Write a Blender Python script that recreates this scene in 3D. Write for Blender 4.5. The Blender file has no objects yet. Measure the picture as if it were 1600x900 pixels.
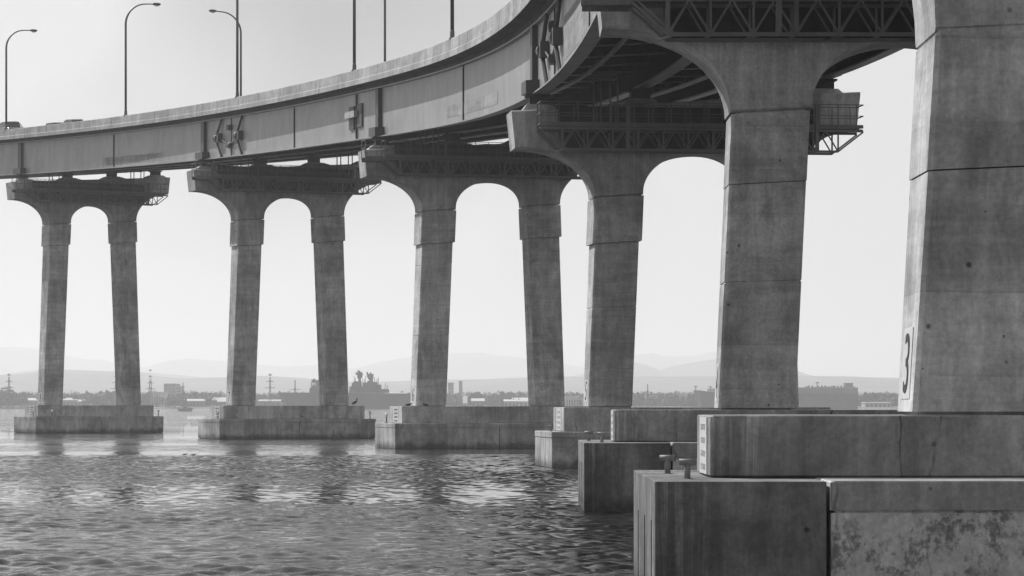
import bpy, math, random
import numpy as np
from mathutils import Vector, Matrix, Euler
from mathutils import noise as mnoise

rnd = random.Random(11)
C = bpy.context.scene
COL = C.collection
R = math.radians

# ------------------------------------------------------------------ camera, sky, sun, exposure
cam = bpy.data.cameras.new("camera")
camo = bpy.data.objects.new("camera", cam)
COL.objects.link(camo)
camo.location = (0, 0, 3.1)
camo.rotation_euler = (R(90), 0, 0)
cam.sensor_width = 36
cam.lens = 101.25
cam.shift_y = 0.1131
cam.clip_start = 0.5
cam.clip_end = 60000
C.camera = camo

SUN_EL, SUN_AZ = 43.0, -43.0          # azimuth measured from +Y, negative to the left
w = bpy.data.worlds.new("World")
C.world = w
w.use_nodes = True
nt = w.node_tree
nt.nodes.clear()
sky = nt.nodes.new("ShaderNodeTexSky")
sky.sky_type = 'NISHITA'
sky.sun_disc = False
sky.sun_elevation = R(SUN_EL)
sky.sun_rotation = R(SUN_AZ)
sky.altitude = 0
sky.air_density = 1.0
sky.dust_density = 3.0
sky.ozone_density = 1.0
bw = nt.nodes.new("ShaderNodeRGBToBW")
bg = nt.nodes.new("ShaderNodeBackground")
bg.inputs[1].default_value = 0.10
flat = nt.nodes.new("ShaderNodeMath"); flat.operation = 'POWER'; flat.inputs[1].default_value = 0.12   # thick marine haze evens out the sky
gain = nt.nodes.new("ShaderNodeMath"); gain.operation = 'MULTIPLY'; gain.inputs[1].default_value = 3.15
wo = nt.nodes.new("ShaderNodeOutputWorld")
nt.links.new(sky.outputs[0], bw.inputs[0])
nt.links.new(bw.outputs[0], flat.inputs[0])
nt.links.new(flat.outputs[0], gain.inputs[0])
tc = nt.nodes.new("ShaderNodeTexCoord")
veil = nt.nodes.new("ShaderNodeTexNoise")                     # thin uneven high cloud
veil.inputs["Scale"].default_value = 4.2; veil.inputs["Detail"].default_value = 3; veil.inputs["Roughness"].default_value = .45
vm = nt.nodes.new("ShaderNodeMapping"); vm.inputs["Location"].default_value = (-4.95, -6.82, .533)
vr = nt.nodes.new("ShaderNodeMapRange"); vr.inputs[1].default_value = .38; vr.inputs[2].default_value = .54; vr.inputs[3].default_value = .62; vr.inputs[4].default_value = 1.2
vx = nt.nodes.new("ShaderNodeMath"); vx.operation = 'MULTIPLY'
nt.links.new(tc.outputs["Generated"], vm.inputs[0]); nt.links.new(vm.outputs[0], veil.inputs["Vector"])
nt.links.new(veil.outputs[0], vr.inputs[0]); nt.links.new(vr.outputs[0], vx.inputs[0])
nt.links.new(gain.outputs[0], vx.inputs[1]); nt.links.new(vx.outputs[0], bg.inputs[0])
nt.links.new(bg.outputs[0], wo.inputs[0])

sun = bpy.data.lights.new("sun", 'SUN')
sun.energy = 3.3
sun.angle = R(0.53)
sun.color = (1.0, 1.0, 1.0)          # black-and-white photograph
suno = bpy.data.objects.new("sun", sun)
COL.objects.link(suno)
sd = Vector((math.sin(R(SUN_AZ)) * math.cos(R(SUN_EL)), math.cos(R(SUN_AZ)) * math.cos(R(SUN_EL)), math.sin(R(SUN_EL))))
suno.rotation_euler = sd.to_track_quat('Z', 'Y').to_euler()
suno.location = (0, 0, 120)

C.view_settings.view_transform = 'Standard'
C.view_settings.look = 'None'
C.view_settings.exposure = 0.69
C.view_settings.gamma = 1.0
C.cycles.max_bounces = 6
C.cycles.diffuse_bounces = 3
C.cycles.glossy_bounces = 3
C.cycles.volume_bounces = 1
C.cycles.volume_max_steps = 64
C.cycles.caustics_reflective = True
C.cycles.blur_glossy = 1.0
C.cycles.use_denoising = True
C.cycles.use_adaptive_sampling = True
C.cycles.adaptive_threshold = 0.02
C.cycles.adaptive_min_samples = 48
C.cycles.time_limit = 900
C.cycles.sample_clamp_indirect = 5.0

# ------------------------------------------------------------------ helpers
class MB:
    """collects faces, build() links them as ONE mesh object"""
    def __init__(s):
        s.v, s.f = [], []
    def quadbox(s, c8):
        b = len(s.v)
        s.v += [tuple(p) for p in c8]
        for q in ((0, 3, 2, 1), (4, 5, 6, 7), (0, 1, 5, 4), (1, 2, 6, 5), (2, 3, 7, 6), (3, 0, 4, 7)):
            s.f.append(tuple(b + i for i in q))
    def box(s, x0, x1, y0, y1, z0, z1):
        s.quadbox([(x0, y0, z0), (x1, y0, z0), (x1, y1, z0), (x0, y1, z0), (x0, y0, z1), (x1, y0, z1), (x1, y1, z1), (x0, y1, z1)])
    def bar(s, p0, p1, a, b=None, up=(0, 0, 1)):
        b = b or a
        p0, p1 = Vector(p0), Vector(p1)
        d = (p1 - p0).normalized()
        u = Vector(up)
        if abs(d.dot(u)) > .98:
            u = Vector((0, 1, 0))
        sx = d.cross(u).normalized() * (a / 2)
        sy = sx.cross(d).normalized() * (b / 2)
        s.quadbox([p0 - sx - sy, p0 + sx - sy, p0 + sx + sy, p0 - sx + sy, p1 - sx - sy, p1 + sx - sy, p1 + sx + sy, p1 - sx + sy])
    def rings(s, rings, cap=True, closed=True):
        b = len(s.v)
        n = len(rings[0])
        for r in rings:
            s.v += [tuple(p) for p in r]
        for i in range(len(rings) - 1):
            for j in range(n if closed else n - 1):
                k = (j + 1) % n
                s.f.append((b + i * n + j, b + i * n + k, b + (i + 1) * n + k, b + (i + 1) * n + j))
        if cap:
            s.f.append(tuple(b + j for j in reversed(range(n))))
            e = b + (len(rings) - 1) * n
            s.f.append(tuple(e + j for j in range(n)))
    def tube(s, pts, rad, n=8, cap=True, sq=1.0):
        pts = [Vector(p) for p in pts]
        if not hasattr(rad, '__len__'):
            rad = [rad] * len(pts)
        rs = []
        prev = None
        for i, p in enumerate(pts):
            d = (pts[min(i + 1, len(pts) - 1)] - pts[max(i - 1, 0)]).normalized()
            if prev is None:
                u = Vector((0, 0, 1)) if abs(d.z) < .9 else Vector((1, 0, 0))
                sx = d.cross(u).normalized()
            else:
                sx = (prev - d * prev.dot(d)).normalized()
            prev = sx
            sy = d.cross(sx)
            rs.append([p + sx * (rad[i] * sq * math.cos(2 * math.pi * k / n)) + sy * (rad[i] * math.sin(2 * math.pi * k / n)) for k in range(n)])
        s.rings(rs, cap)
    def stack(s, x0, x1, y0, y1, levels, ch=.08, shx=None):
        """rectangular block with chamfered upright edges; levels = [(z, inset, [dx])]"""
        rs = []
        for L in levels:
            z, i = L[0], L[1]
            dx = L[2] if len(L) > 2 else 0
            dy = L[3] if len(L) > 3 else 0
            a, b2, c, d = x0 + i + dx, x1 - i + dx, y0 + i - dy, y1 - i + dy
            q = [(a + ch, c), (b2 - ch, c), (b2, c + ch), (b2, d - ch), (b2 - ch, d), (a + ch, d), (a, d - ch), (a, c + ch)]
            rs.append([(px, py, z + (shx * px if shx else 0)) for px, py in q])
        s.rings(rs)
    def build(s, name, mat, parent=None, smooth=False):
        me = bpy.data.meshes.new(name)
        me.from_pydata(s.v, [], s.f)
        me.materials.append(mat)
        if smooth:
            me.polygons.foreach_set("use_smooth", [True] * len(me.polygons))
        me.update()
        o = bpy.data.objects.new(name, me)
        COL.objects.link(o)
        if parent is not None:
            o.parent = parent
        return o

def thing(name, label, cat, loc=(0, 0, 0), rz=0.0, group=None):
    o = bpy.data.objects.new(name, None)
    COL.objects.link(o)
    o.empty_display_size = .3
    o.location = loc
    o.rotation_euler = (0, 0, rz)
    tag(o, label, cat, group)
    return o

def tag(o, label=None, cat=None, group=None, kind=None):
    if label: o["label"] = label
    if cat: o["category"] = cat
    if group: o["group"] = group
    if kind: o["kind"] = kind
    return o

def copy_tree(o, parent=None):
    c = o.copy()
    COL.objects.link(c)
    c.parent = parent
    for ch in KIDS.get(o.name, []) if False else list(o.children):
        copy_tree(ch, c)
    return c

# ------------------------------------------------------------------ materials
class NT:
    def __init__(s, name):
        s.m = bpy.data.materials.new(name)
        s.m.use_nodes = True
        s.t = s.m.node_tree
        s.b = s.t.nodes["Principled BSDF"]
    def n(s, typ, **kw):
        nd = s.t.nodes.new(typ)
        for k, v in kw.items():
            setattr(nd, k, v)
        return nd
    def l(s, a, b):
        s.t.links.new(a, b)
    def pos(s, sc=(1, 1, 1)):
        g = s.n("ShaderNodeNewGeometry")
        mp = s.n("ShaderNodeMapping")
        mp.inputs["Scale"].default_value = sc
        s.l(g.outputs["Position"], mp.inputs[0])
        return mp.outputs[0]
    def noise(s, sc, scale=1.0, detail=4, rough=.55, dist=0):
        nd = s.n("ShaderNodeTexNoise")
        nd.inputs["Scale"].default_value = scale
        nd.inputs["Detail"].default_value = detail
        nd.inputs["Roughness"].default_value = rough
        nd.inputs["Distortion"].default_value = dist
        s.l(s.pos(sc), nd.inputs["Vector"])
        return nd.outputs[0]
    def ramp(s, fac, a, b, va=0.0, vb=1.0):
        m = s.n("ShaderNodeMapRange")
        m.interpolation_type = 'SMOOTHSTEP'
        for i, v in enumerate((a, b, va, vb)):
            m.inputs[i + 1].default_value = v
        s.l(fac, m.inputs[0])
        return m.outputs[0]
    def math(s, op, a, b=0.0):
        m = s.n("ShaderNodeMath", operation=op)
        for i, v in enumerate((a, b)):
            if isinstance(v, (int, float)):
                m.inputs[i].default_value = v
            else:
                s.l(v, m.inputs[i])
        return m.outputs[0]
    def finish(s, val, rough=.85, bump=None, bstr=.3, bdist=.02, metal=0.0, spec=.3):
        c = s.n("ShaderNodeCombineColor")
        for i in range(3):
            if isinstance(val, (int, float)):
                c.inputs[i].default_value = val
            else:
                s.l(val, c.inputs[i])
        s.l(c.outputs[0], s.b.inputs["Base Color"])
        if isinstance(rough, (int, float)):
            s.b.inputs["Roughness"].default_value = rough
        else:
            s.l(rough, s.b.inputs["Roughness"])
        s.b.inputs["Metallic"].default_value = metal
        s.b.inputs["Specular IOR Level"].default_value = spec
        if bump is not None:
            bn = s.n("ShaderNodeBump")
            bn.inputs["Strength"].default_value = bstr
            bn.inputs["Distance"].default_value = bdist
            s.l(bump, bn.inputs["Height"])
            s.l(bn.outputs[0], s.b.inputs["Normal"])
        return s.m

def concrete(name, base=.26, blotch=.5, streak=.35, boards=.2, pits=.6, tide=False, barn=False, drip=None, cracks=.0, lift=0):
    t = NT(name)
    v = t.ramp(t.noise((1, 1, .8), .30, 8, .66, .5), .36, .64, 1 - blotch * .42, 1 + blotch * .36)
    v = t.math('MULTIPLY', v, t.ramp(t.noise((1, 1, .7), 1.1, 8, .66, .8), .36, .64, 1 - blotch * .20, 1 + blotch * .18))
    v = t.math('MULTIPLY', v, t.ramp(t.noise((1, 1, 1), 12, 6, .7), .32, .68, .86, 1.12))
    if streak:
        v = t.math('MULTIPLY', v, t.ramp(t.noise((2.2, 2.2, .22), 1.3, 8, .72, .4), .36, .7, 1 - streak * .55, 1 + streak * .32))
    if boards:
        v = t.math('MULTIPLY', v, t.ramp(t.noise((.35, .35, 3.2), 1.0, 6, .7, .3), .36, .66, 1 - boards * .6, 1 + boards * .5))
    if lift:
        geo = t.n("ShaderNodeNewGeometry"); sx = t.n("ShaderNodeSeparateXYZ")
        t.l(geo.outputs["Position"], sx.inputs[0])
        wn = t.n("ShaderNodeTexWhiteNoise", noise_dimensions='1D')
        q = t.math('DIVIDE', t.math('ADD', sx.outputs[2], t.math('MULTIPLY', t.noise((1, 1, 1), .5, 2), .10)), lift)
        t.l(t.math('FLOOR', q), wn.inputs["W"])
        v = t.math('MULTIPLY', v, t.ramp(wn.outputs["Value"], 0, 1, .91, 1.08))
        fr = t.math('FRACT', q)
        v = t.math('MULTIPLY', v, t.ramp(fr, .0, .05, .88, 1.0))
    pit = None
    if cracks:
        vo = t.n("ShaderNodeTexVoronoi", feature='DISTANCE_TO_EDGE')
        vo.inputs["Scale"].default_value = 1.0
        mixv = t.n("ShaderNodeVectorMath", operation='ADD')
        nz_ = t.n("ShaderNodeTexNoise"); nz_.inputs["Scale"].default_value = 2.2; nz_.inputs["Detail"].default_value = 6
        scl = t.n("ShaderNodeVectorMath", operation='SCALE'); scl.inputs["Scale"].default_value = .05
        t.l(t.pos(), nz_.inputs["Vector"]); t.l(nz_.outputs["Color"], scl.inputs[0])
        t.l(t.pos((.42, .42, .07)), mixv.inputs[0]); t.l(scl.outputs[0], mixv.inputs[1])
        t.l(mixv.outputs[0], vo.inputs["Vector"])
        ck = t.math('MULTIPLY', t.ramp(vo.outputs["Distance"], .0015, .006, 1, 0), t.ramp(t.noise((1, 1, 1), .9, 3), .42, .6, 0, 1))
        v = t.math('MULTIPLY', v, t.math('SUBTRACT', 1.0, t.math('MULTIPLY', ck, cracks)))
    if pits:
        vh = t.n("ShaderNodeTexVoronoi", feature='F1'); vh.inputs["Scale"].default_value = 3.6
        t.l(t.pos(), vh.inputs["Vector"])
        sc_ = t.n("ShaderNodeSeparateColor"); t.l(vh.outputs["Color"], sc_.inputs[0])
        rad_ = t.math('MULTIPLY', t.math('POWER', sc_.outputs[0], 3.0), .17)            # many small, few large
        dd = t.math('DIVIDE', t.math('ADD', vh.outputs["Distance"], t.math('MULTIPLY', t.noise((1, 1, 1), 22, 3), .03)), t.math('ADD', rad_, .012))
        pit = t.ramp(dd, .55, 1.25, 1, 0)
        v = t.math('MULTIPLY', v, t.math('SUBTRACT', 1.0, t.math('MULTIPLY', pit, pits)))
        wh = t.ramp(t.noise((2.6, 2.6, .5), 2.3, 5, .65), .68, .78, 0, 1)
        v = t.math('MULTIPLY', v, t.math('ADD', 1.0, t.math('MULTIPLY', wh, .45 * pits)))
    if drip:
        d = t.math('MULTIPLY', t.ramp(t.noise((8.5, 8.5, .16), 1.0, 6, .75, .3), .47, .60, 0, 1), t.ramp(t.noise((3, 3, .8), 1.0, 5, .7), .38, .6, .25, 1))
        geo = t.n("ShaderNodeNewGeometry"); sx = t.n("ShaderNodeSeparateXYZ")
        t.l(geo.outputs["Position"], sx.inputs[0])
        near = t.ramp(t.math('ADD', sx.outputs[0], t.math('MULTIPLY', t.noise((1, 1, .6), 1.5, 3), .5)), drip, drip + 1.0, 1, 0)
        d = t.math('MULTIPLY', d, near)
        v = t.math('MULTIPLY', v, t.math('ADD', .78, t.math('MULTIPLY', d, .95)))
        v = t.math('MULTIPLY', v, t.math('SUBTRACT', 1.0, t.math('MULTIPLY', near, .25)))
    if barn:
        b = t.ramp(t.noise((1, 1, .8), 3.6, 10, .85), .47, .56, 0, 1)
        b = t.math('MULTIPLY', b, t.ramp(t.noise((1, 1, 1), 1.0, 5, .65), .40, .55, 0, 1))
        v = t.math('MULTIPLY', v, t.math('SUBTRACT', 1.0, t.math('MULTIPLY', b, .62)))
    if tide:
        geo = t.n("ShaderNodeNewGeometry"); sx = t.n("ShaderNodeSeparateXYZ")
        t.l(geo.outputs["Position"], sx.inputs[0])
        h = t.math('ADD', sx.outputs[2], t.math('MULTIPLY', t.math('SUBTRACT', t.noise((1.3, 1.3, .5), 1.2, 6, .7), .5), 1.1))
        v = t.math('MULTIPLY', v, t.ramp(h, .34, .80, .30, 1.0))
    v = t.math('MULTIPLY', v, base)
    hb = t.math('ADD', t.noise((1, 1, 1), 9, 8, .65), t.math('MULTIPLY', t.noise((.25, .25, 6), 1.0, 3, .6), .5))
    if pit is not None:
        hb = t.math('SUBTRACT', hb, t.math('MULTIPLY', pit, .6))
    return t.finish(v, .88, hb, .35, .03)

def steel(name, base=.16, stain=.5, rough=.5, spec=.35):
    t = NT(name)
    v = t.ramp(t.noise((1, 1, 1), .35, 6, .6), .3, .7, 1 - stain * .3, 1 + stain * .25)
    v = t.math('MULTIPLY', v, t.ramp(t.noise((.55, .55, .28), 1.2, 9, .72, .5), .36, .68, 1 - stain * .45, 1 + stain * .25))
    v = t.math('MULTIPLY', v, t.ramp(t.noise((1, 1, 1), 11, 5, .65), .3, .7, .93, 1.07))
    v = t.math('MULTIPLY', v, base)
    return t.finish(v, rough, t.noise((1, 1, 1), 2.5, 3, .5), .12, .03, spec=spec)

def plain(name, base, rough=.7, var=.15, sc=2.0, metal=0.0, spec=.3):
    t = NT(name)
    v = t.math('MULTIPLY', t.ramp(t.noise((1, 1, 1), sc, 5, .6), .3, .7, 1 - var, 1 + var), base)
    return t.finish(v, rough, metal=metal, spec=spec)

M = {}
M['pier'] = concrete("pier_concrete", .41, .75, .36, .20, .7, lift=1.18)
M['plinth'] = concrete("plinth_concrete", .385, .7, .42, .06, .5, cracks=.6)
M['foot'] = concrete("footing_concrete", .37, .75, .45, .08, .5, tide=True, cracks=.4)
M['block'] = concrete("end_block_concrete", .22, 1.0, .45, .14, .7, tide=True, drip=2.5)
M['coping'] = concrete("coping_concrete", .30, .7, .45, .06, .5, cracks=.5)
M['plinth_drip'] = concrete("weathered_plinth_concrete", .38, .8, .40, .06, .5, drip=3.15, cracks=.65)
M['panel'] = concrete("pale_patched_concrete", .54, .5, .3, .0, .7, tide=True, barn=True, cracks=.4)
M['cap'] = concrete("cap_concrete", .40, .65, .45, .12, .5)
M['barrier'] = concrete("parapet_concrete", .36, .5, .22, .15, .3)
M['slab'] = concrete("deck_concrete", .075, .5, .3, .1, .3)  # kept very dark: shade under the deck is put into this colour
M['asphalt'] = plain("asphalt", .05, .9, .2, 4)
M['girder'] = steel("girder_paint", .29, .4, .45)
M['girder_shade'] = steel("shade_darkened_girder_paint", .028, .6, .85, .08)  # girder paint darkened to paint in the under-deck shade
M['dark_steel'] = steel("dark_steel", .055, .5, .55)
M['gantry'] = steel("gantry_steel", .15, .5, .55)
M['cap_shade'] = plain("painted_cap_shade", .022, .95, .5, 1.5)  # near-black colour standing in for shade on the cap face
M['gantry_pipe'] = steel("gantry_pipe_steel", .22, .4, .45)
M['rubber'] = plain("bearing_rubber", .03, .8)
M['patch'] = concrete("fresh_girder_paint", .30, .3, .5, .3, 0)
M['lamp'] = plain("lamp_pole_metal", .10, .45, .1, 1, metal=.4)
M['lens'] = plain("lamp_lens", .55, .3)
M['sign'] = plain("sign_white", .50, .6, .10, 5)
M['ink'] = plain("sign_black", .03, .7)
M['faded'] = plain("faded_lettering", .40, .7, .25, 12)
M['pipe'] = steel("pipe_steel", .22, .6, .6)
M['hole'] = plain("pipe_inside", .01, .9)
M['feather'] = plain("dark_plumage", .045, .8, .4, 12)
M['bill'] = plain("bill_horn", .20, .5)
M['car_paint'] = plain("car_paint", .09, .25, .03, spec=.5)
M['car_pale'] = plain("pale_car_paint", .45, .25, .03, spec=.5)
M['glass'] = plain("dark_glass", .02, .08, .02, spec=.6)
M['tyre'] = plain("tyre_rubber", .02, .9)
M['rim'] = plain("wheel_rim", .35, .35, metal=.6)
M['nav'] = plain("navigation_lamp_white", .7, .4)

# ------------------------------------------------------------------ bridge alignment
EL = .065
PIER = [  # number, X, Y, spring z at left leg, tip z, girder bottom at left, has end block
    dict(num=None, X=10.4, Y=4.0, gb=13.6),
    dict(num='3', X=10.42, Y=41.2, spring=8.35, tip=12.1, gb=14.7, ext=True, bat=.056, cl=8.0, cr=7.7),
    dict(num='4', X=10.42, Y=78.5, spring=11.0, tip=13.2, gb=15.75, ext=True, bat=.044, cl=8.0, cr=7.6),
    dict(num='5', X=8.12, Y=130.8, spring=12.45, tip=14.55, gb=17.05, ext=False, cl=8.15, cr=7.45),
    dict(num='6', X=-1.57, Y=185.7, spring=15.45, tip=17.55, gb=20.15, ext=False, cl=8.15, cr=7.8),
    dict(num='7', X=-18.5, Y=237.5, spring=18.15, tip=20.4, gb=23.0, ext=False, cl=8.15, cr=7.8),
    dict(num='8', X=-41.95, Y=286.0, spring=20.8, tip=23.1, gb=25.6, ext=False, cl=8.15, cr=8.0),
    dict(num=None, X=-71.0, Y=331.0, spring=23.4, tip=25.6, gb=28.1, ext=False, cl=8.15, cr=8.0),
    dict(num=None, X=-105.0, Y=371.0, gb=30.4),
    dict(num=None, X=-142.0, Y=408.0, gb=32.5),
]
_P = np.array([(p['X'], p['Y'], p['gb']) for p in PIER])
_S = np.concatenate([[0], np.cumsum(np.hypot(np.diff(_P[:, 0]), np.diff(_P[:, 1])))])
def _natural(x, y):
    n = len(x); h = np.diff(x); A = np.zeros((n, n)); b = np.zeros(n)
    A[0, 0] = A[-1, -1] = 1
    for i in range(1, n - 1):
        A[i, i - 1], A[i, i], A[i, i + 1] = h[i - 1], 2 * (h[i - 1] + h[i]), h[i]
        b[i] = 3 * ((y[i + 1] - y[i]) / h[i] - (y[i] - y[i - 1]) / h[i - 1])
    c = np.linalg.solve(A, b)
    return c, h
_CO = [_natural(_S, _P[:, k]) for k in range(3)]
def spl(k, s):
    c, h = _CO[k]; y = _P[:, k]
    i = int(np.clip(np.searchsorted(_S, s) - 1, 0, len(h) - 1))
    t = s - _S[i]
    b = (y[i + 1] - y[i]) / h[i] - h[i] * (2 * c[i] + c[i + 1]) / 3
    d = (c[i + 1] - c[i]) / (3 * h[i])
    return y[i] + b * t + c[i] * t * t + d * t ** 3
def heading(s):
    dx = spl(0, s + .05) - spl(0, s - .05); dy = spl(1, s + .05) - spl(1, s - .05)
    return math.atan2(-dx, dy)
def el(s):
    return .045 + (.065 - .045) * min(1, max(0, (s - _S[1]) / (_S[3] - _S[1])))
def kx(s):
    u = min(1, max(0, (s - _S[3]) / (_S[6] - _S[3])))
    return .875 + .125 * u * u * (3 - 2 * u)
def pt(s, x, dz):
    th = heading(s)
    if x > 0: x *= kx(s)
    return Vector((spl(0, s) + x * math.cos(th), spl(1, s) + x * math.sin(th), spl(2, s) + el(s) * (x + 7.0) + dz))
SP = list(_S)

# ------------------------------------------------------------------ water
def make_water():
    def grow(a, b, d, g):
        out = [a]; dd = d
        while abs(out[-1] - b) > abs(dd):
            out.append(out[-1] + dd); dd *= g
        out[-1] = b
        return out
    xs = list(np.arange(-54, -20.01, .22)) + list(np.arange(-20, 8.01, .08))
    xs = grow(-54, -13500, -.4, 1.25)[::-1] + xs[1:-1] + grow(8, 13500, .16, 1.2)
    ys = [45.0]
    while ys[-1] < 420:
        Y = ys[-1]
        ys.append(Y + (.085 if Y < 98 else .085 * (Y / 98) ** 1.95))
    ys = grow(45, -190, -.3, 1.3)[::-1] + ys[1:] + grow(ys[-1], 15500, 2.0, 1.12)[1:]
    xs, ys = np.array(xs), np.array(ys)
    dx = np.gradient(xs); dy = np.gradient(ys)
    X, Y = np.meshgrid(xs, ys)
    cell = np.maximum(np.abs(dx)[None, :], np.abs(dy)[:, None])
    g = np.random.RandomState(5)
    Zf = np.zeros_like(X); Zc = np.zeros_like(X)
    # slicks: slow change of roughness over the surface
    mod = np.zeros_like(X)
    for k in range(14):
        lam = g.uniform(18, 90); a = g.uniform(-.5, .5); ph = g.uniform(0, 6.28)
        mod += np.sin(2 * np.pi / lam * (X * math.sin(a) * .35 + Y * math.cos(a)) + ph)
    mod = np.clip(1.0 + .22 * mod / 2.2, .4, 1.6)
    wob = 5 * np.sin(X / 17.0 + 1) + 3 * np.sin(X / 7.3) + 2 * np.sin(X / 2.9 + Y / 5.0) + 1.5 * np.sin(X / 1.1 + 2)
    for (yc, wd, dp) in ((85, 9, .64), (165, 13, .32), (120, 5, .2), (63, 4, .2)):     # wind slicks, smoother water
        mod *= 1 - dp * np.exp(-((Y - yc - wob * yc / 150) / wd) ** 2)
    for k in range(96):
        lam = math.exp(g.uniform(math.log(.20), math.log(1.25)))
        a = g.uniform(-1.25, 1.25)
        slope = .028 * (lam / .5) ** .08
        amp = slope * lam / (2 * np.pi)
        kk = 2 * np.pi / lam
        att = np.clip((lam / cell - 2.2) / 2.0, 0, 1)
        T = Zf if lam < .42 else Zc
        T += amp * att * np.sin(kk * (X * math.sin(a) + Y * math.cos(a)) + g.uniform(0, 6.28))
    Z = Zf * mod ** 1.5 + Zc * mod ** .85
    nx, ny = len(xs), len(ys)
    co = np.stack([X, Y, Z], -1).reshape(-1, 3).astype(np.float32)
    i = np.arange(ny - 1)[:, None] * nx + np.arange(nx - 1)[None, :]
    q = np.stack([i, i + 1, i + nx + 1, i + nx], -1).reshape(-1, 4).astype(np.int32)
    me = bpy.data.meshes.new("water")
    me.vertices.add(len(co)); me.vertices.foreach_set("co", co.ravel())
    me.loops.add(q.size); me.loops.foreach_set("vertex_index", q.ravel())
    me.polygons.add(len(q))
    me.polygons.foreach_set("loop_start", np.arange(0, q.size, 4, dtype=np.int32))
    me.polygons.foreach_set("use_smooth", np.ones(len(q), dtype=bool))
    me.update(calc_edges=True)
    at_ = me.attributes.new("chop", 'FLOAT', 'POINT')
    far_ = 1.0 - np.clip((.6 / cell - 2.2) / 2.0, 0, 1)          # where the mesh is too coarse the relief map carries the ripples
    at_.data.foreach_set("value", (mod * (1 + 1.3 * far_)).astype(np.float32).ravel())
    t = NT("bay_water")
    an = t.n("ShaderNodeAttribute", attribute_name="chop")
    n1 = t.noise((1.0, 1.3, 1), 8.0, 6, .7)
    n2 = t.noise((.5, 1.1, 1), 1.6, 5, .6, .3)
    hb = t.math('MULTIPLY', t.math('ADD', n1, t.math('MULTIPLY', n2, 1.3)), t.math('POWER', an.outputs["Fac"], 1.6))
    t.finish(.016, .01, hb, .3, .02, spec=.5)
    t.b.inputs["IOR"].default_value = 1.33
    me.materials.append(t.m)
    o = bpy.data.objects.new("water", me)
    o.location.z = .25
    COL.objects.link(o)
    tag(o, "rippled grey bay water with dark pier reflections", kind="structure")
make_water()

# ------------------------------------------------------------------ the bank the photograph is taken from
def make_bank():
    m = MB()
    n = 60
    prof = [(-178, 2.6), (-60, 2.2), (-12, 1.5), (4, 1.25), (14, .9), (20, .1), (24, -.9)]
    for j, (y, z) in enumerate(prof):
        for i in range(n + 1):
            x = -420 + 840 * i / n
            m.v.append((x, y + (mnoise.noise(Vector((x / 25, 0, 3))) * 2.2 if j > 2 else 0), z + mnoise.noise(Vector((x / 9, y / 9, 1))) * .12))
            if i < n and j < len(prof) - 1:
                a = j * (n + 1) + i
                m.f.append((a, a + 1, a + n + 2, a + n + 1))
    o = m.build("beach", plain("beach_sand", .48, .95, .15, 1.2), smooth=True)
    tag(o, "pale sandy beach below the viewpoint", kind="structure")
make_bank()

# ------------------------------------------------------------------ land and hills
F, CX, HY, CH = 4500.0, 800.0, 631.0, 3.1
def at(px, py, Y):
    return Vector(((px - CX) * Y / F, Y, CH + (HY - py) * Y / F))

M['hill'] = plain("hill_scrub", .10, .95, .35, .01)
M['mount'] = plain("mountain_rock", .12, .95, .25, .003)
M['land'] = plain("shore_land", .13, .95, .3, .03)

def ridge(name, D, front, back, prof, mat, label, rough, seed):
    xs = np.linspace(-300, 1900, 320)
    hp = np.interp(xs, [p[0] for p in prof], [p[1] for p in prof])
    rows = 14
    v, f = [], []
    for j in range(rows + 1):
        t = j / rows
        if t <= .6:
            u = t / .6; Y = D - front * (1 - u); k = u * u * (3 - 2 * u)
        else:
            u = (t - .6) / .4; Y = D + back * u; k = 1 - u * u * (3 - 2 * u)
        for i, px in enumerate(xs):
            X = (px - CX) * D / F * 1.25 if False else (px - CX) * D / F
            h = CH + (HY - hp[i]) * D / F
            nz = mnoise.fractal(Vector((X / 700 + seed, Y / 700, 0)), 1, 2, 6) * rough
            n2 = mnoise.noise(Vector((X / 35, Y / 60, seed))) * rough * .10
            v.append((X, Y, max(0, h * k + nz * k * (.35 if t == .6 else 1) + n2 * k) - .4))
            if i < len(xs) - 1 and j < rows:
                a = j * len(xs) + i
                f.append((a, a + 1, a + len(xs) + 1, a + len(xs)))
    m = MB(); m.v, m.f = v, f
    o = m.build(name, mat, smooth=True)
    tag(o, label, kind="structure")
mt = [(-300, 556), (-80, 552), (0, 546), (30, 544), (60, 547), (105, 558), (145, 563), (160, 562), (200, 574), (240, 572), (270, 563), (300, 559), (340, 563), (410, 570), (450, 573), (500, 571), (560, 574), (600, 563), (640, 557), (680, 556), (715, 550), (735, 549), (755, 547), (780, 552), (820, 556), (870, 563), (920, 572), (970, 556), (1000, 549), (1020, 548), (1040, 554), (1080, 556), (1130, 546), (1200, 566), (1260, 592), (1330, 602), (1500, 606), (1900, 600)]
r2 = [(-300, 596), (0, 590), (80, 577), (150, 580), (225, 582), (300, 588), (350, 596), (420, 598), (560, 602), (700, 602), (860, 598), (900, 588), (950, 574), (985, 567), (1010, 573), (1030, 581), (1048, 574), (1075, 569), (1118, 562), (1170, 556), (1230, 578), (1300, 602), (1900, 606)]
r1 = [(-300, 590), (-100, 588), (0, 587), (60, 585), (110, 579), (150, 580), (180, 582), (215, 581), (250, 589), (300, 593), (350, 592), (405, 590), (440, 591), (500, 595), (560, 599), (620, 598), (700, 595), (760, 595), (800, 593), (840, 592), (890, 591), (950, 592), (1000, 590), (1080, 589), (1120, 588), (1200, 588), (1255, 587), (1310, 588), (1350, 590), (1400, 591), (1500, 589), (1900, 592)]
ridge("mountains", 11000, 2200, 1400, mt, M['mount'], "pale hazy mountain range on the horizon", 14, 3.1)
ridge("distant_hills", 6700, 1300, 900, r2, M['mount'], "faint middle range of hills behind the near ridge", 10, 7.7)
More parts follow.
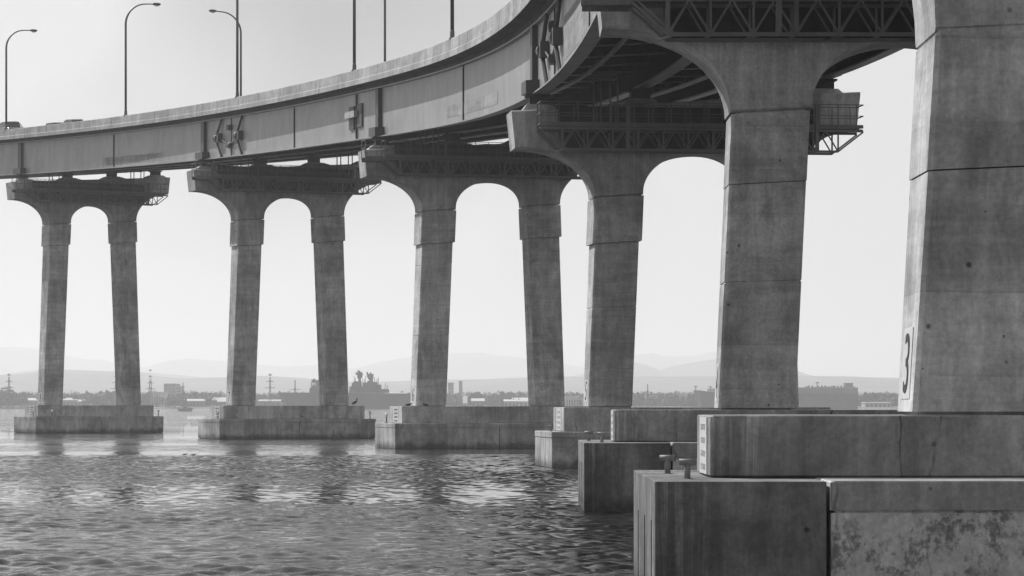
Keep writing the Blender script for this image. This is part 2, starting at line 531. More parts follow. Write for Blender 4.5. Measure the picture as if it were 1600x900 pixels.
ridge("near_hills", 5200, 1900, 900, r1, M['hill'], "low grey scrub ridge behind the far shore", 5, 1.3)
m = MB()
N = 120
for j, (Y, z) in enumerate(((1790, -.6), (1793, .9), (1860, 1.4), (2050, 2.0), (2900, 8.0), (4600, 16.0))):
    for i in range(N + 1):
        X = -2400 + 5200 * i / N
        yy = Y + (mnoise.noise(Vector((X / 160, 1.5, 0))) * 12 if j < 3 else 0)
        m.v.append((X, yy, z + (mnoise.noise(Vector((X / 60, Y / 90, 4))) * .8 if j > 1 else 0)))
        if i < N and j < 5:
            a = j * (N + 1) + i
            m.f.append((a, a + 1, a + N + 2, a + N + 1))
tag(m.build("far_shore_ground", M['land'], smooth=True), "flat grey land strip along the far shore", kind="structure")

# ------------------------------------------------------------------ piers
GROUP_P = "bridge piers standing in the bay"
def leg_rings(mb, x0, x1, w_, base, top, d0, d1, ch, joints, sh):
    """battered leg from x0 (base centre) to x1 (top centre) with cast-in pour joints"""
    lv = [(base, 0), ]
    for j in joints:
        lv += [(j - .03, 0), (j - .008, .022), (j + .008, .022), (j + .03, 0)]
    lv += [(top, 0)]
    rs = []
    for z, ins in lv:
        t = (z - base) / (top - base)
        cx = x0 + (x1 - x0) * t
        hd = (d0 + (d1 - d0) * t) - ins
        hw = w_ / 2 - ins
        q = [(-hw + ch, -hd), (hw - ch, -hd), (hw, -hd + ch), (hw, hd - ch), (hw - ch, hd), (-hw + ch, hd), (-hw, hd - ch), (-hw, -hd + ch)]
        rs.append([(cx + a, b, z + (sh * (cx + a) * t)) for a, b in q])
    mb.rings(rs)

def number_label(n):
    return {'3': "white painted panel with a tall black 3 on the leg nearest the camera",
            '4': "white panel with black 4 seen edge-on on the pier behind the nearest",
            '5': "white panel with black 5 at the leg base above the bollards",
            '6': "white panel with black 6 at the leg base beside two small dark birds",
            '7': "white panel with black 7 at the base of the second-farthest left leg",
            '8': "white panel with black 8 low on the farthest left leg"}[n]

def digit_mesh(ch, hgt, wid):
    cu = bpy.data.curves.new("digit", 'FONT')
    cu.body = ch
    cu.size = 1.0
    cu.extrude = .004
    cu.resolution_u = 4
    o = bpy.data.objects.new("digit_tmp", cu)
    COL.objects.link(o)
    bpy.context.view_layer.update()
    me = bpy.data.meshes.new_from_object(o.evaluated_get(bpy.context.evaluated_depsgraph_get()))
    bpy.data.objects.remove(o)
    co = np.empty(len(me.vertices) * 3); me.vertices.foreach_get("co", co); co = co.reshape(-1, 3)
    lo, hi = co.min(0), co.max(0)
    co[:, 0] = (co[:, 0] - (lo[0] + hi[0]) / 2) / (hi[0] - lo[0]) * wid
    co[:, 1] = (co[:, 1] - (lo[1] + hi[1]) / 2) / (hi[1] - lo[1]) * hgt
    me.vertices.foreach_set("co", co.ravel())
    me.name = "digit"
    me.materials.clear(); me.materials.append(M['ink'])
    return me

PIERS = {}
def make_pier(i):
    p = PIER[i]
    s = SP[i]
    th = heading(s) if not p['ext'] else 0.0
    if i == 3: th = .11
    num = p['num']
    names = {'3': "massive concrete pier marked 3 rising out of frame nearest the camera",
             '4': "concrete pier marked 4 whose cap carries the closest scaffold gantry",
             '5': "concrete pier marked 5 with both cap tips in view in the middle",
             '6': "concrete pier marked 6 with two small dark birds on its plinth",
             '7': "concrete pier marked 7 with a pelican standing on its plinth",
             '8': "smallest concrete pier marked 8 under the far end of the deck",
             None: "concrete pier beyond the last numbered pier"}
    t = thing("bridge_pier", names[num], "bridge pier", (p['X'], p['Y'], 0), th, GROUP_P)
    e = el(s)
    ext = p['ext']
    WF = 3.3 if ext else 3.15
    ZF, ZP = (2.08, 2.94) if ext else (1.86, 2.94)
    xl = -6.22 if ext else -6.75
    # footing with coping band and groove
    m = MB()
    gz = ZF - (.40 if ext else .27)
    m.stack(xl, 6.6, -WF, WF, [(.28, 0), (gz - .02, 0), (gz - .02, .05), (gz + .02, .05), (gz + .02, -.012), (ZF - .015, -.012), (ZF, .008)], .025)
    m.build("footing", M['panel'] if ext else M['foot'], t)
    if ext:   # the coping of the nearer footings is a separate smoother pour
        m = MB()
        m.stack(xl - .004, 6.604, -WF - .02, WF + .02, [(gz + .03, 0), (ZF - .015, 0), (ZF + .004, .015)], .025)
        m.build("coping", M['coping'], t)
        m = MB()
        m.stack(-8.54, -6.28, -WF, WF, [(.28, 0), (ZF - .008, 0), (ZF - .003, .006)], .012)
        m.build("end_block", M['block'], t)
        m = MB()
        for k in range(3):     # recessed fender slots on the end face
            y = -WF + 1.0 + 2.0 * k
            m.box(-8.552, -8.50, y - .14, y + .14, .45, ZF - .55)
        m.build("fender_strip", M['block'], t)
    else:
        m = MB()
        m.box(-.02, .02, -WF - .006, -WF + .05, .30, gz - .03)
        m.build("joint_strip", M['hole'], t)
    m = MB(); m.stack((-8.45 if ext else xl + .1), 6.5, -WF + .1, WF - .1, [(-1.5, 0), (.30, 0)], .1)
    m.build("footing_core", M['foot'], t)
    # plinth
    yp = 1.42 if ext else 1.9
    xp = -7.68 if ext else -6.05
    m = MB()
    m.stack(xp, 6.05, -yp, yp, [(ZF + .008, .04), (ZF + .03, 0), (ZP - .02, 0), (ZP, .018)], .03)
    m.build("plinth", M['plinth_drip'] if ext else M['plinth'], t)
    # legs, collars
    zs = p['spring'] + e * 3.45       # spring level on the centre line
    hcol = 1.95 if ext else 2.1
    d0, d1 = (.84, .98) if ext else (.90, 1.0)
    bat = p.get('bat', .038)
    LW = 2.08 if ext else 2.0
    for sg in (-1, 1):
        base, top = ZP + .05, zs - hcol
        h = top - base
        xb, xt = sg * (3.45 + bat * (zs - ZP)), sg * (3.45 + bat * hcol)
        js = []
        z = base + 4.6
        while z < top - 1 and not ext:
            js.append(z); z += 4.6
        if num == '4': js = [6.5]
        seat = MB()
        seat.stack(xb - .95, xb + .95, -d0 + .12, d0 - .12, [(ZP - .02, 0), (base + .02, 0)], .05)
        seat.build("leg_seat", M['foot'], t)
        m = MB()
        leg_rings(m, xb, xt, LW, base, top, d0, d1, .07, js, e)
        m.build("leg", M['pier'], t)
        pr = .015 if ext else .125
        m = MB()
        leg_rings(m, xt, sg * 3.45, LW + 2 * pr, top + .02, zs - .05, d1 + pr, d1 + pr + .03, .07, [], e)
        # shear the collar bottom as well
        m.v = [(a, b, c + (e * a if c < top + .5 else 0)) for a, b, c in m.v]
        m.build("collar", M['pier'], t)
        m = MB()
        jw = LW / 2 - (.004 if num == '3' else .09)
        m.stack(sg * 3.45 - jw, sg * 3.45 + jw, -d1 + (.004 if num == '3' else .06), d1 - (.004 if num == '3' else .06), [(zs - .08, 0), (zs + .03, 0)], .05, shx=e)
        m.build("collar_joint", M['pier'] if num == '3' else M['foot'], t)
    # cap
    hw, D = (1.058, 1.0) if num == '3' else (1.1, 1.06)
    xo, xi = 3.45 + hw, 3.45 - hw
    tipc = p['tip'] + e * p['cl']
    xs, zb = [], []
    n = 18
    for k in range(n + 1):
        a = (math.pi / 2) * k / n
        xs.append(-p['cl'] + (p['cl'] - xo) * math.sin(a)); zb.append(zs + (tipc - zs) * (math.cos(a)))
    xs.append(-xi); zb.append(zs)
    for k in range(1, 2 * n):
        a = math.pi * k / (2 * n)
        ex = 2 / 2.15
        c, sn = math.cos(a), math.sin(a)
        xs.append(-xi * math.copysign(abs(c) ** ex, c)); zb.append(zs + 1.72 * sn ** ex)
    xs.append(xi); zb.append(zs); xs.append(xo); zb.append(zs)
    for k in range(1, n + 1):
        a = (math.pi / 2) * k / n
        xs.append(xo + (p['cr'] - xo) * (1 - math.cos(a))); zb.append(zs + (tipc - zs) * math.sin(a))
    zt = tipc + 1.68
    m = MB()
    ch = .07
    rows = []
    for y, ins in ((-D, ch), (-D + ch, 0), (D - ch, 0), (D, ch)):
        rows.append((y, ins))
    nn = len(xs)
    for y, ins in rows:
        for k in range(nn):
            m.v.append((xs[k], y, zb[k] + ins * .8 + e * xs[k]))
        for k in range(nn):
            xx = xs[k] - (.16 if k == 0 else 0) + (.16 if k == nn - 1 else 0)
            m.v.append((xx, y, zt - ins * .8 + e * xs[k]))
    W2 = 2 * nn
    for k in range(nn - 1):
        m.f.append((k, k + 1, nn + k + 1, nn + k))                             # front
        b = 3 * W2
        m.f.append((b + k + 1, b + k, b + nn + k, b + nn + k + 1))             # back
        for r in range(3):
            a, b2 = r * W2, (r + 1) * W2
            m.f.append((a + k + 1, a + k, b2 + k, b2 + k + 1))                 # soffit
            m.f.append((a + nn + k, a + nn + k + 1, b2 + nn + k + 1, b2 + nn + k))   # top
    for r in range(3):
        a, b2 = r * W2, (r + 1) * W2
        m.f.append((a, a + nn, b2 + nn, b2))
        m.f.append((a + nn - 1, b2 + nn - 1, b2 + 2 * nn - 1, a + 2 * nn - 1))
    m.build("cap", M['cap'], t)
    # bearing pedestals and bearings on the cap
    for gx in (-7.0, -2.333, 2.333 * kx(s), 7.0 * kx(s)):
        zz = zt + e * gx
        m = MB()
        w0, w1 = (.80, .55) if i == 3 else (1.35, .62)
        wl_, wr_ = min(w0, p['cl'] - .1 + gx), min(w0, p['cr'] - .05 - gx)
        m.rings([[(gx - wl_, -.75, zz - .02 - e * wl_), (gx + wr_, -.75, zz - .02 + e * wr_), (gx + wr_, .75, zz - .02 + e * wr_), (gx - wl_, .75, zz - .02 - e * wl_)],
                 [(gx - min(w1, wl_), -.6, zz + .27), (gx + min(w1, wr_ - .02), -.6, zz + .27), (gx + min(w1, wr_ - .02), .6, zz + .27), (gx - min(w1, wl_), .6, zz + .27)]])
        pd = m.build("pedestal", M['cap'], t)
        m = MB()
        zg = p['gb'] + e * (gx + 7.0)
        m.box(gx - .42, gx + .42, -.4, .4, zz + .27, zg - .06)
        m.box(gx - .55, gx + .55, -.5, .5, zg - .10, zg - .012)
        m.build("bearing", M['rubber'], pd)
    PIERS[i] = (t, th, e, zt, tipc, d0, xb)
    # painted number and warning board, fixed to the left faces
    if num:
        c, sn = math.cos(th), math.sin(th)
        xb = -(3.45 + bat * (zs - ZP))
        zc = 3.68
        lean = bat
        xf = xb - LW / 2 + lean * (zc - ZP) * 1.0
        hp_, wp = 1.02, .86 if ext else .95
        sg_ = thing("number_sign", number_label(num), "number sign", Matrix.Rotation(th, 3, 'Z') @ Vector((xf, 0, zc)) + Vector((p['X'], p['Y'], 0)), th, "pier numbers painted on the left legs")
        m = MB()
        k = 0
        sg_.rotation_euler = (0, math.atan(lean), th)
        m.quadbox([(-.012 - k, -wp / 2, -hp_ / 2), (.02 - k, -wp / 2, -hp_ / 2), (.02 - k, wp / 2, -hp_ / 2), (-.012 - k, wp / 2, -hp_ / 2),
                   (-.012 + k, -wp / 2, hp_ / 2), (.02 + k, -wp / 2, hp_ / 2), (.02 + k, wp / 2, hp_ / 2), (-.012 + k, wp / 2, hp_ / 2)])
        m.build("panel", M['sign'], sg_)
        me = digit_mesh(num, .86, .46)
        dg = bpy.data.objects.new("digit", me)
        COL.objects.link(dg)
        dg.parent = sg_
        dg.matrix_local = Matrix.Translation((-.017, 0, 0)) @ Matrix(((0, 0, -1, 0), (-1, 0, 0, 0), (0, 1, 0, 0), (0, 0, 0, 1)))
        wl = {'3': "faded white notice board with four lines on the nearest plinth end",
              '4': "narrow pale notice board on the plinth end behind the twin pipe posts",
              '5': "white notice board on the plinth end under the 5",
              '6': "white notice board on the plinth end left of the two crouching birds",
              '7': "white notice board on the left end of the pelican's plinth",
              '8': "small grey notice board on the plinth end under the 8"}[num]
        zb_, hb, wb = (ZF + ZP) / 2, (ZP - ZF) * .93, 1.45 if ext else 1.6
        bd = thing("notice_board", wl, "notice board", Matrix.Rotation(th, 3, 'Z') @ Vector((xp - .004, -.1, zb_)) + Vector((p['X'], p['Y'], 0)), th, "notice boards on the plinth ends")
        m = MB()
        m.box(-.012, .01, -wb / 2, wb / 2, -hb / 2, hb / 2)
        m.build("board", M['sign'], bd)
        rr = random.Random(int(num))
        for ln in range(4):
            m = MB()
            zl = hb / 2 - hb * (.17 + .235 * ln)
            nl = rr.choice((4, 5, 3, 4))
            tw = wb * rr.uniform(.5, .72); lw = tw / nl
            for q in range(nl):
                y0 = -tw / 2 + q * lw
                hh = hb * .05
                m.box(-.018, -.008, y0 + lw * .08, y0 + lw * .30, zl - hh, zl + hh)
                m.box(-.018, -.008, y0 + lw * .62, y0 + lw * .84, zl - hh, zl + hh)
                m.box(-.0175, -.008, y0 + lw * .30, y0 + lw * .62, zl + rr.choice((-1, 0, 1)) * hh * .7 - hh * .25, zl + rr.choice((0, .5)) * hh * .3 + hh * .3)
            m.build("text_line", M['faded'] if num in '345' else M['ink'], bd)
for i in range(1, 8):
    make_pier(i)

# ------------------------------------------------------------------ bridge superstructure
deck = thing("bridge_deck", "curving elevated roadway on steel girders with a concrete parapet", "bridge deck", tuple(pt(SP[3], 0, 0)))
DI = Matrix.Translation(deck.location).inverted()
def dbuild(m, name, mat, parent=None, smooth=False):
    par = parent or deck
    org = Vector(deck.location)
    m.v = [tuple(Vector(v) - org) for v in m.v]
    return m.build(name, mat, par, smooth)
def sweep(sec, s0, s1, step=2.0, m=None):
    m = m or MB()
    n = max(1, int(math.ceil((s1 - s0) / step)))
    m.rings([[pt(s0 + (s1 - s0) * k / n, x, z) for x, z in sec] for k in range(n + 1)])
    return m
S0, S1 = SP[0] - 20, SP[9] - 1
DT = 3.80      # top of the slab over the girder bottom
XE = 8.05
# slab
sec = [(-XE, DT - .27), (-7.35, DT - .36), (7.35, DT - .36), (XE, DT - .27), (XE, DT), (-XE, DT)]
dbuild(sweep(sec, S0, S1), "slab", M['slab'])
sec = [(-XE + .5, DT + .002), (XE - .5, DT + .002), (XE - .5, DT + .06), (-XE + .5, DT + .06)]
dbuild(sweep(sec, S0, S1), "road_surface", M['asphalt'])
# parapets, cast in segments with open joints
SEG = 6.4
k = 0
s = S0
while s < S1 - SEG:
    for sd_ in (-1, 1):
        x = sd_
        sec = [(-XE - .05, DT - .30), (-XE + .42, DT + .004), (-XE + .40, DT + .10), (-XE + .22, DT + .36), (-XE + .20, DT + .70), (-XE + .02, DT + .70), (-XE, DT + .66), (-XE, DT + .06), (-XE - .05, DT + .02)]
        if sd_ > 0:
            sec = [(-a, b) for a, b in sec][::-1]
        o = dbuild(sweep(sec, s + .045, s + SEG - .045, 1.6), "parapet", M['barrier'])
    s += SEG
# girders, one per span; outer webs carry stiffeners
GX = (-7.0, -2.333, 2.333, 7.0)
def isec(gx, z0=0.0, top=3.12, fb=.32, tw=.04):
    return [(gx - fb, z0), (gx + fb, z0), (gx + fb, z0 + .07), (gx + tw, z0 + .07), (gx + tw, top), (gx + .26, top), (gx + .26, top + .09), (gx - .26, top + .09), (gx - .26, top), (gx - tw, top), (gx - tw, z0 + .07), (gx - fb, z0 + .07)]
HINGE = {3: -8.4, 5: -8.0}
girders = {}
for i in range(0, 9):
    a, b = SP[i], SP[i + 1]
    if i == 0: a = S0
    for gi, gx in enumerate(GX):
        o = dbuild(sweep(isec(gx), a + .006, b - .006, 2.2), "girder", M['girder'] if gi == 0 else M['girder_shade'])
        girders[(i, gi)] = o
        if gi:
            m = sweep([(gx - .325, -.004), (gx + .325, -.004), (gx + .325, .074), (gx - .325, .074)], a + .006, b - .006, 2.2)
            dbuild(m, "bottom_flange", M['girder'], o)  # paler than its web: light off the water put into the colour
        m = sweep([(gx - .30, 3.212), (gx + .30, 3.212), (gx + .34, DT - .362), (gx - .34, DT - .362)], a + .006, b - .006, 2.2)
        dbuild(m, "haunch", M['slab'], o)
        if gi not in (0, 3): continue
        sg = -1 if gi == 0 else 1
        # bearing stiffener at the far pier, thin splice line at mid span
        def plate(sp_, wid, proj, z0, z1, name, mat):
            m = MB()
            q = []
            for zz in (z0, z1):
                for (ds, dx) in ((-wid / 2, .0), (wid / 2, .0), (wid / 2, proj), (-wid / 2, proj)):
                    q.append(pt(sp_ + ds, gx + sg * (.035 + dx), zz))
            m.quadbox(q)
            dbuild(m, name, mat, o)
        plate(b, .9, .26, .08, 3.10, "bearing_stiffener", M['dark_steel'])
        plate(b + .55, .10, .22, .08, 3.10, "bearing_stiffener", M['dark_steel'])
        plate((a + b) / 2, .10, .05, .08, 3.10, "splice_cover", M['girder_shade'])
        plate(b - .2, 2.1, .62, .05, .62, "jacking_bracket", M['dark_steel'])
        if gi == 0:
            nb = 26
            m = MB()
            for side in (-1, 1):
                for q in range(nb):
                    c = pt((a + b) / 2 + side * .13, gx - .055, .2 + 2.8 * q / nb)
                    m.box(c.x - .035, c.x + .035, c.y - .035, c.y + .035, c.z - .035, c.z + .035)
            bo = dbuild(m, "rivet_row", M['girder_shade'], o)
            bo["kind"] = "stuff"
# cross beams between the girders
s = SP[0] + 3
while s < SP[8]:
    m = MB()
    for (z0, z1, hw) in ((.95, 1.02, .17), (1.02, 2.25, .02), (2.25, 2.32, .15)):
        q = []
        for zz in (z0, z1):
            for (ds, x) in ((-hw, -6.94), (-hw, 6.94), (hw, 6.94), (hw, -6.94)):
                q.append(pt(s + ds, x, zz))
        m.quadbox(q)
    cb_ = dbuild(m, "cross_beam", M['girder_shade'])
    m = MB()
    q = []
    for zz in (.935, .957):
        for (ds, x) in ((-.19, -6.9), (-.19, 6.9), (.19, 6.9), (.19, -6.9)):
            q.append(pt(s + ds, x, zz))
    m.quadbox(q)
    dbuild(m, "bottom_flange", M['girder'], cb_)  # pale strip under the dark beam, painting in light from the water
    for ga, gb_ in ((-7, -2.333), (-2.333, 2.333), (2.333, 7)):      # diagonal sway braces
        m = MB()
        m.bar(pt(s + .1, ga + .1, 2.9), pt(s + .1, (ga + gb_) / 2, 1.1), .12, .12)
        m.bar(pt(s + .1, gb_ - .1, 2.9), pt(s + .1, (ga + gb_) / 2, 1.1), .12, .12)
        dbuild(m, "sway_brace", M['girder_shade'], cb_)
    s += 5.25
# knee braces and drain lines under the slab
for x in (-4.7, 0, 4.7):
    sec = [(x - .12, DT - .72), (x + .12, DT - .72), (x + .12, DT - .365), (x - .12, DT - .365)]
    dbuild(sweep(sec, SP[0], SP[8], 3), "stringer", M['girder_shade'])
for x, r_ in ((-5.3, .11), (1.2, .14), (3.6, .09)):
    m = MB()
    m.tube([pt(SP[0] + (SP[8] - SP[0]) * k / 120, x, .55) for k in range(121)], r_, 8)
    dbuild(m, "service_pipe", M['gantry_pipe'])
# hinge restrainers on the near fascia
for pi_, ds in HINGE.items():
    sc = SP[pi_] + ds
    gx = -7.0
    hin = dbuild(MB(), "expansion_hinge", M['dark_steel'])
    m = MB()
    m.bar(pt(sc, gx - .07, .05), pt(sc, gx - .07, 3.1), .07, .07)
    bpy.data.objects.remove(hin)
    hin = dbuild(m, "expansion_hinge", M['dark_steel'])
    for sg in (-1, 1):
        m = MB()
        a0 = sc + sg * 3.1
        m.tube([pt(a0 - .4, gx - .16, .12), pt(a0 + .9, gx - .26, 1.62), pt(a0 - .5, gx - .16, 3.08)], .10, 8)
        dbuild(m, "bent_strut", M['dark_steel'], hin)
        m = MB()
        c = pt(a0 + .35, gx - .20, 1.62)
        dirv = (pt(a0 + 1, gx, 0) - pt(a0, gx, 0)).normalized()
        m.tube([c - dirv * .2, c + dirv * .55], [.34, .34], 12)
        m.bar(c - dirv * .75, c - dirv * .2, .5, .68)
        dbuild(m, "strut_box", M['dark_steel'], hin)
    m = MB()
    m.tube([pt(sc - 2.6 + 5.2 * k / 12, gx - .22, 1.5 - .45 * math.sin(math.pi * k / 12)) for k in range(13)], .05, 6)
    dbuild(m, "cable", M['dark_steel'], hin)
    for zz in (.95, 2.35):
        m = MB()
        c = pt(sc, gx - .16, zz)
        dirv = (pt(sc + 1, gx, 0) - pt(sc, gx, 0)).normalized()
        m.tube([c - dirv * .25, c + dirv * .25], .22, 10)
        m.bar(c + dirv * .25, c + dirv * .75, .26, .4)
        dbuild(m, "bracket", M['dark_steel'], hin)
# utility plates on the fascia before pier 6
for ds, wd, hh, z0 in ((6.3, 1.5, 1.55, .85), (8.9, 1.5, 1.55, .75)):
    m = MB()
    s = SP[4] + ds
    m.quadbox([pt(s - wd / 2, -7.05, z0), pt(s + wd / 2, -7.05, z0), pt(s + wd / 2, -7.16, z0), pt(s - wd / 2, -7.16, z0),
               pt(s - wd / 2, -7.05, z0 + hh), pt(s + wd / 2, -7.05, z0 + hh), pt(s + wd / 2, -7.16, z0 + hh), pt(s - wd / 2, -7.16, z0 + hh)])
    dbuild(m, "access_plate", M['dark_steel'], girders[(4, 0)])
m = MB()
s = SP[4] + 8.3
m.quadbox([pt(s - 1.5, -7.17, 1.55), pt(s + 1.5, -7.17, 1.5), pt(s + 1.5, -7.42, 1.5), pt(s - 1.5, -7.42, 1.55),
           pt(s - 1.5, -7.17, 1.98), pt(s + 1.5, -7.17, 1.93), pt(s + 1.5, -7.42, 1.93), pt(s - 1.5, -7.42, 1.98)])
dbuild(m, "splice_bracket", M['barrier'], girders[(4, 0)])
m = MB()
m.tube([pt(SP[4] + 7.4, -7.12, .1), pt(SP[4] + 7.4, -7.12, 3.05)], .07, 8)
dbuild(m, "drain_pipe", M['dark_steel'], girders[(4, 0)])
# fresh paint patches on the near web
for a, b, z0, z1 in ((SP[3] + 15.5, SP[3] + 33.5, .45, 1.12), (SP[5] + 13, SP[5] + 30, .3, 1.0), (SP[2] + 8, SP[3] - 12.6, .5, 2.3)):
    m = sweep([(-7.046, z0), (-7.046, z1), (-7.051, z1), (-7.051, z0)], a, b, 1.5)
    gi_ = 3 if a > SP[3] and a < SP[4] else (5 if a > SP[5] else 2)
    dbuild(m, "paint_patch", M['patch'], girders[(gi_, 0)])

# ------------------------------------------------------------------ street lamps on the parapets
def arc_pts(h, arm, rad):
    pts = [(0, 0, .35), (0, 0, h * .5), (0, 0, h - rad)]
    for k in range(1, 13):
        a = math.pi / 2 * k / 12
        pts.append((arm * .78 * (1 - math.cos(a)), 0, h - rad + rad * math.sin(a)))
    pts.append((arm, 0, h + .03))
    return pts
def make_lamp():
    t = thing("street_lamp", "x", "street lamp")
    m = MB()
    pts = arc_pts(9.9, 2.5, 1.9)
    rad = [.105 - .055 * k / (len(pts) - 1) for k in range(len(pts))]
    m.tube(pts, rad, 10)
    m.build("pole", M['lamp'], t, True)
    m = MB()
    m.stack(-.17, .17, -.17, .17, [(-.02, 0), (.03, 0), (.05, .05), (.40, .06), (.45, .09)], .03)
    m.build("base_flange", M['lamp'], t)
    m = MB()
    m.tube([(2.4, 0, 9.92), (2.55, 0, 9.95), (2.9, 0, 9.95), (3.15, 0, 9.94), (3.22, 0, 9.93)], [.05, .10, .13, .10, .03], 10, sq=1.3)
    hd = m.build("lamp_head", M['lamp'], t, True)
    m = MB()
    m.tube([(2.62, 0, 9.845), (2.8, 0, 9.815), (3.05, 0, 9.84)], [.05, .09, .05], 8)
    m.build("lens", M['lens'], hd, True)
    return t
LAMPS = [(293.0, -1, "street lamp with its arm to the right at the left edge, beside a car roof"),
         (257.75, -1, "street lamp standing alone on the parapet with its whole curved arm in view"),
         (224.0, -1, "thick lamp pole running out of the frame beside a lamp curving to the left"),
         (186.75, -1, "lamp pole above the small plates bolted to the girder"),
         (153.0, -1, "tallest thick lamp pole, the last one before the parapet leaves the top"),
         (271.25, 1, "street lamp on the far parapet with its arm curving to the left"),
         (234.75, 1, "thin lamp pole on the far parapet between two thick near poles")]
proto = make_lamp()
for k, (s, sd_, lab) in enumerate(LAMPS):
    o = proto if k == 0 else copy_tree(proto)
    x = sd_ * 7.93
    o.location = pt(s, x, DT + .70)
    o.rotation_euler = (0, 0, heading(s) + (math.pi if sd_ > 0 else 0))
    tag(o, lab, "street lamp", "street lamps along the bridge parapets")

# ------------------------------------------------------------------ cars
def make_car(paint, hgt):
    t = thing("car", "x", "car")
    prof = [(-2.25, .55), (-2.2, .80), (-2.0, .92), (-1.0, .98), (.95, .96), (2.0, .86), (2.22, .70), (2.28, .45), (2.2, .28), (-2.2, .28)]
    m = MB()
    rs = []
    for x, ins in ((-.88, .10), (-.80, .02), (-.5, 0), (.5, 0), (.80, .02), (.88, .10)):
        rs.append([(x, y * (1 - ins * .25), z - (ins if z > .5 else -ins)) for y, z in prof])
    m.rings(rs)
    body = m.build("body", paint, t, True)
    k = hgt
    cab = [(-1.75, .93), (-1.15, k - .08), (-.75, k), (.25, k), (.6, k - .10), (1.35, .95)]
    m = MB()
    rs = []
    for x, ins in ((-.80, .0), (-.62, 1.0), (.62, 1.0), (.80, 0)):
        rs.append([(x if z < 1 else x, y * (1 - .03 * ins), z if ins or z < 1 else .93 + (z - .93) * .05) for y, z in cab])
    m.rings(rs)
    m.build("window_glass", M['glass'], t)
    m = MB()
    m.stack(-.60, .60, -1.05, .42, [(k - .06, -.04), (k, 0), (k + .035, .10)], .12)
    m.build("roof", paint, t)
    for x in (-.58, .58):
        m = MB(); m.bar((x * 1.35, -1.72, .95), (x * 1.04, -1.05, k - .02), .06); m.build("pillar", paint, t)
        m = MB(); m.bar((x * 1.35, 1.32, .95), (x * 1.04, .42, k - .02), .06); m.build("pillar", paint, t)
    for sx in (-1, 1):
        for y in (-1.4, 1.4):
            m = MB()
            m.tube([(sx * .66, y, .33), (sx * .70, y, .33), (sx * .87, y, .33), (sx * .89, y, .33)], [.28, .33, .33, .29], 18)
            wh = m.build("wheel", M['tyre'], t)
            m = MB(); m.tube([(sx * .89, y, .33), (sx * .905, y, .33)], [.2, .18], 12); m.build("rim", M['rim'], wh)
    for sx in (-1, 1):
        m = MB(); m.box(sx * .72 - .14, sx * .72 + .14, 2.08, 2.23, .60, .72); m.build("headlight", M['lens'], t)
        m = MB(); m.box(sx * .72 - .12, sx * .72 + .12, -2.24, -2.10, .66, .80); m.build("tail_light", M['car_paint'], t)
        m = MB(); m.stack(sx * .95 - .1, sx * .95 + .1, .85, .98, [(.93, .02), (.96, 0), (1.05, 0), (1.08, .03)], .02); m.build("mirror", paint, t)
    return t
CARS = [(298.3, -5.7, 1.52, 'car_paint', "dark car passing behind the parapet at the left edge of the deck"),
        (297.0, .6, 1.62, 'car_pale', "pale low car roof just above the parapet between the first two lamps"),
        (308.5, 3.2, 1.66, 'car_paint', "dark low car barely showing over the parapet nearest the pale roof")]
for s, x, h, pm, lab in CARS:
    o = make_car(M[pm], h)
    o.location = pt(s, x, DT + .065)
    o.rotation_euler = (math.atan(.05), -math.atan(el(s)), heading(s))
    tag(o, lab, "car", "cars crossing the bridge")

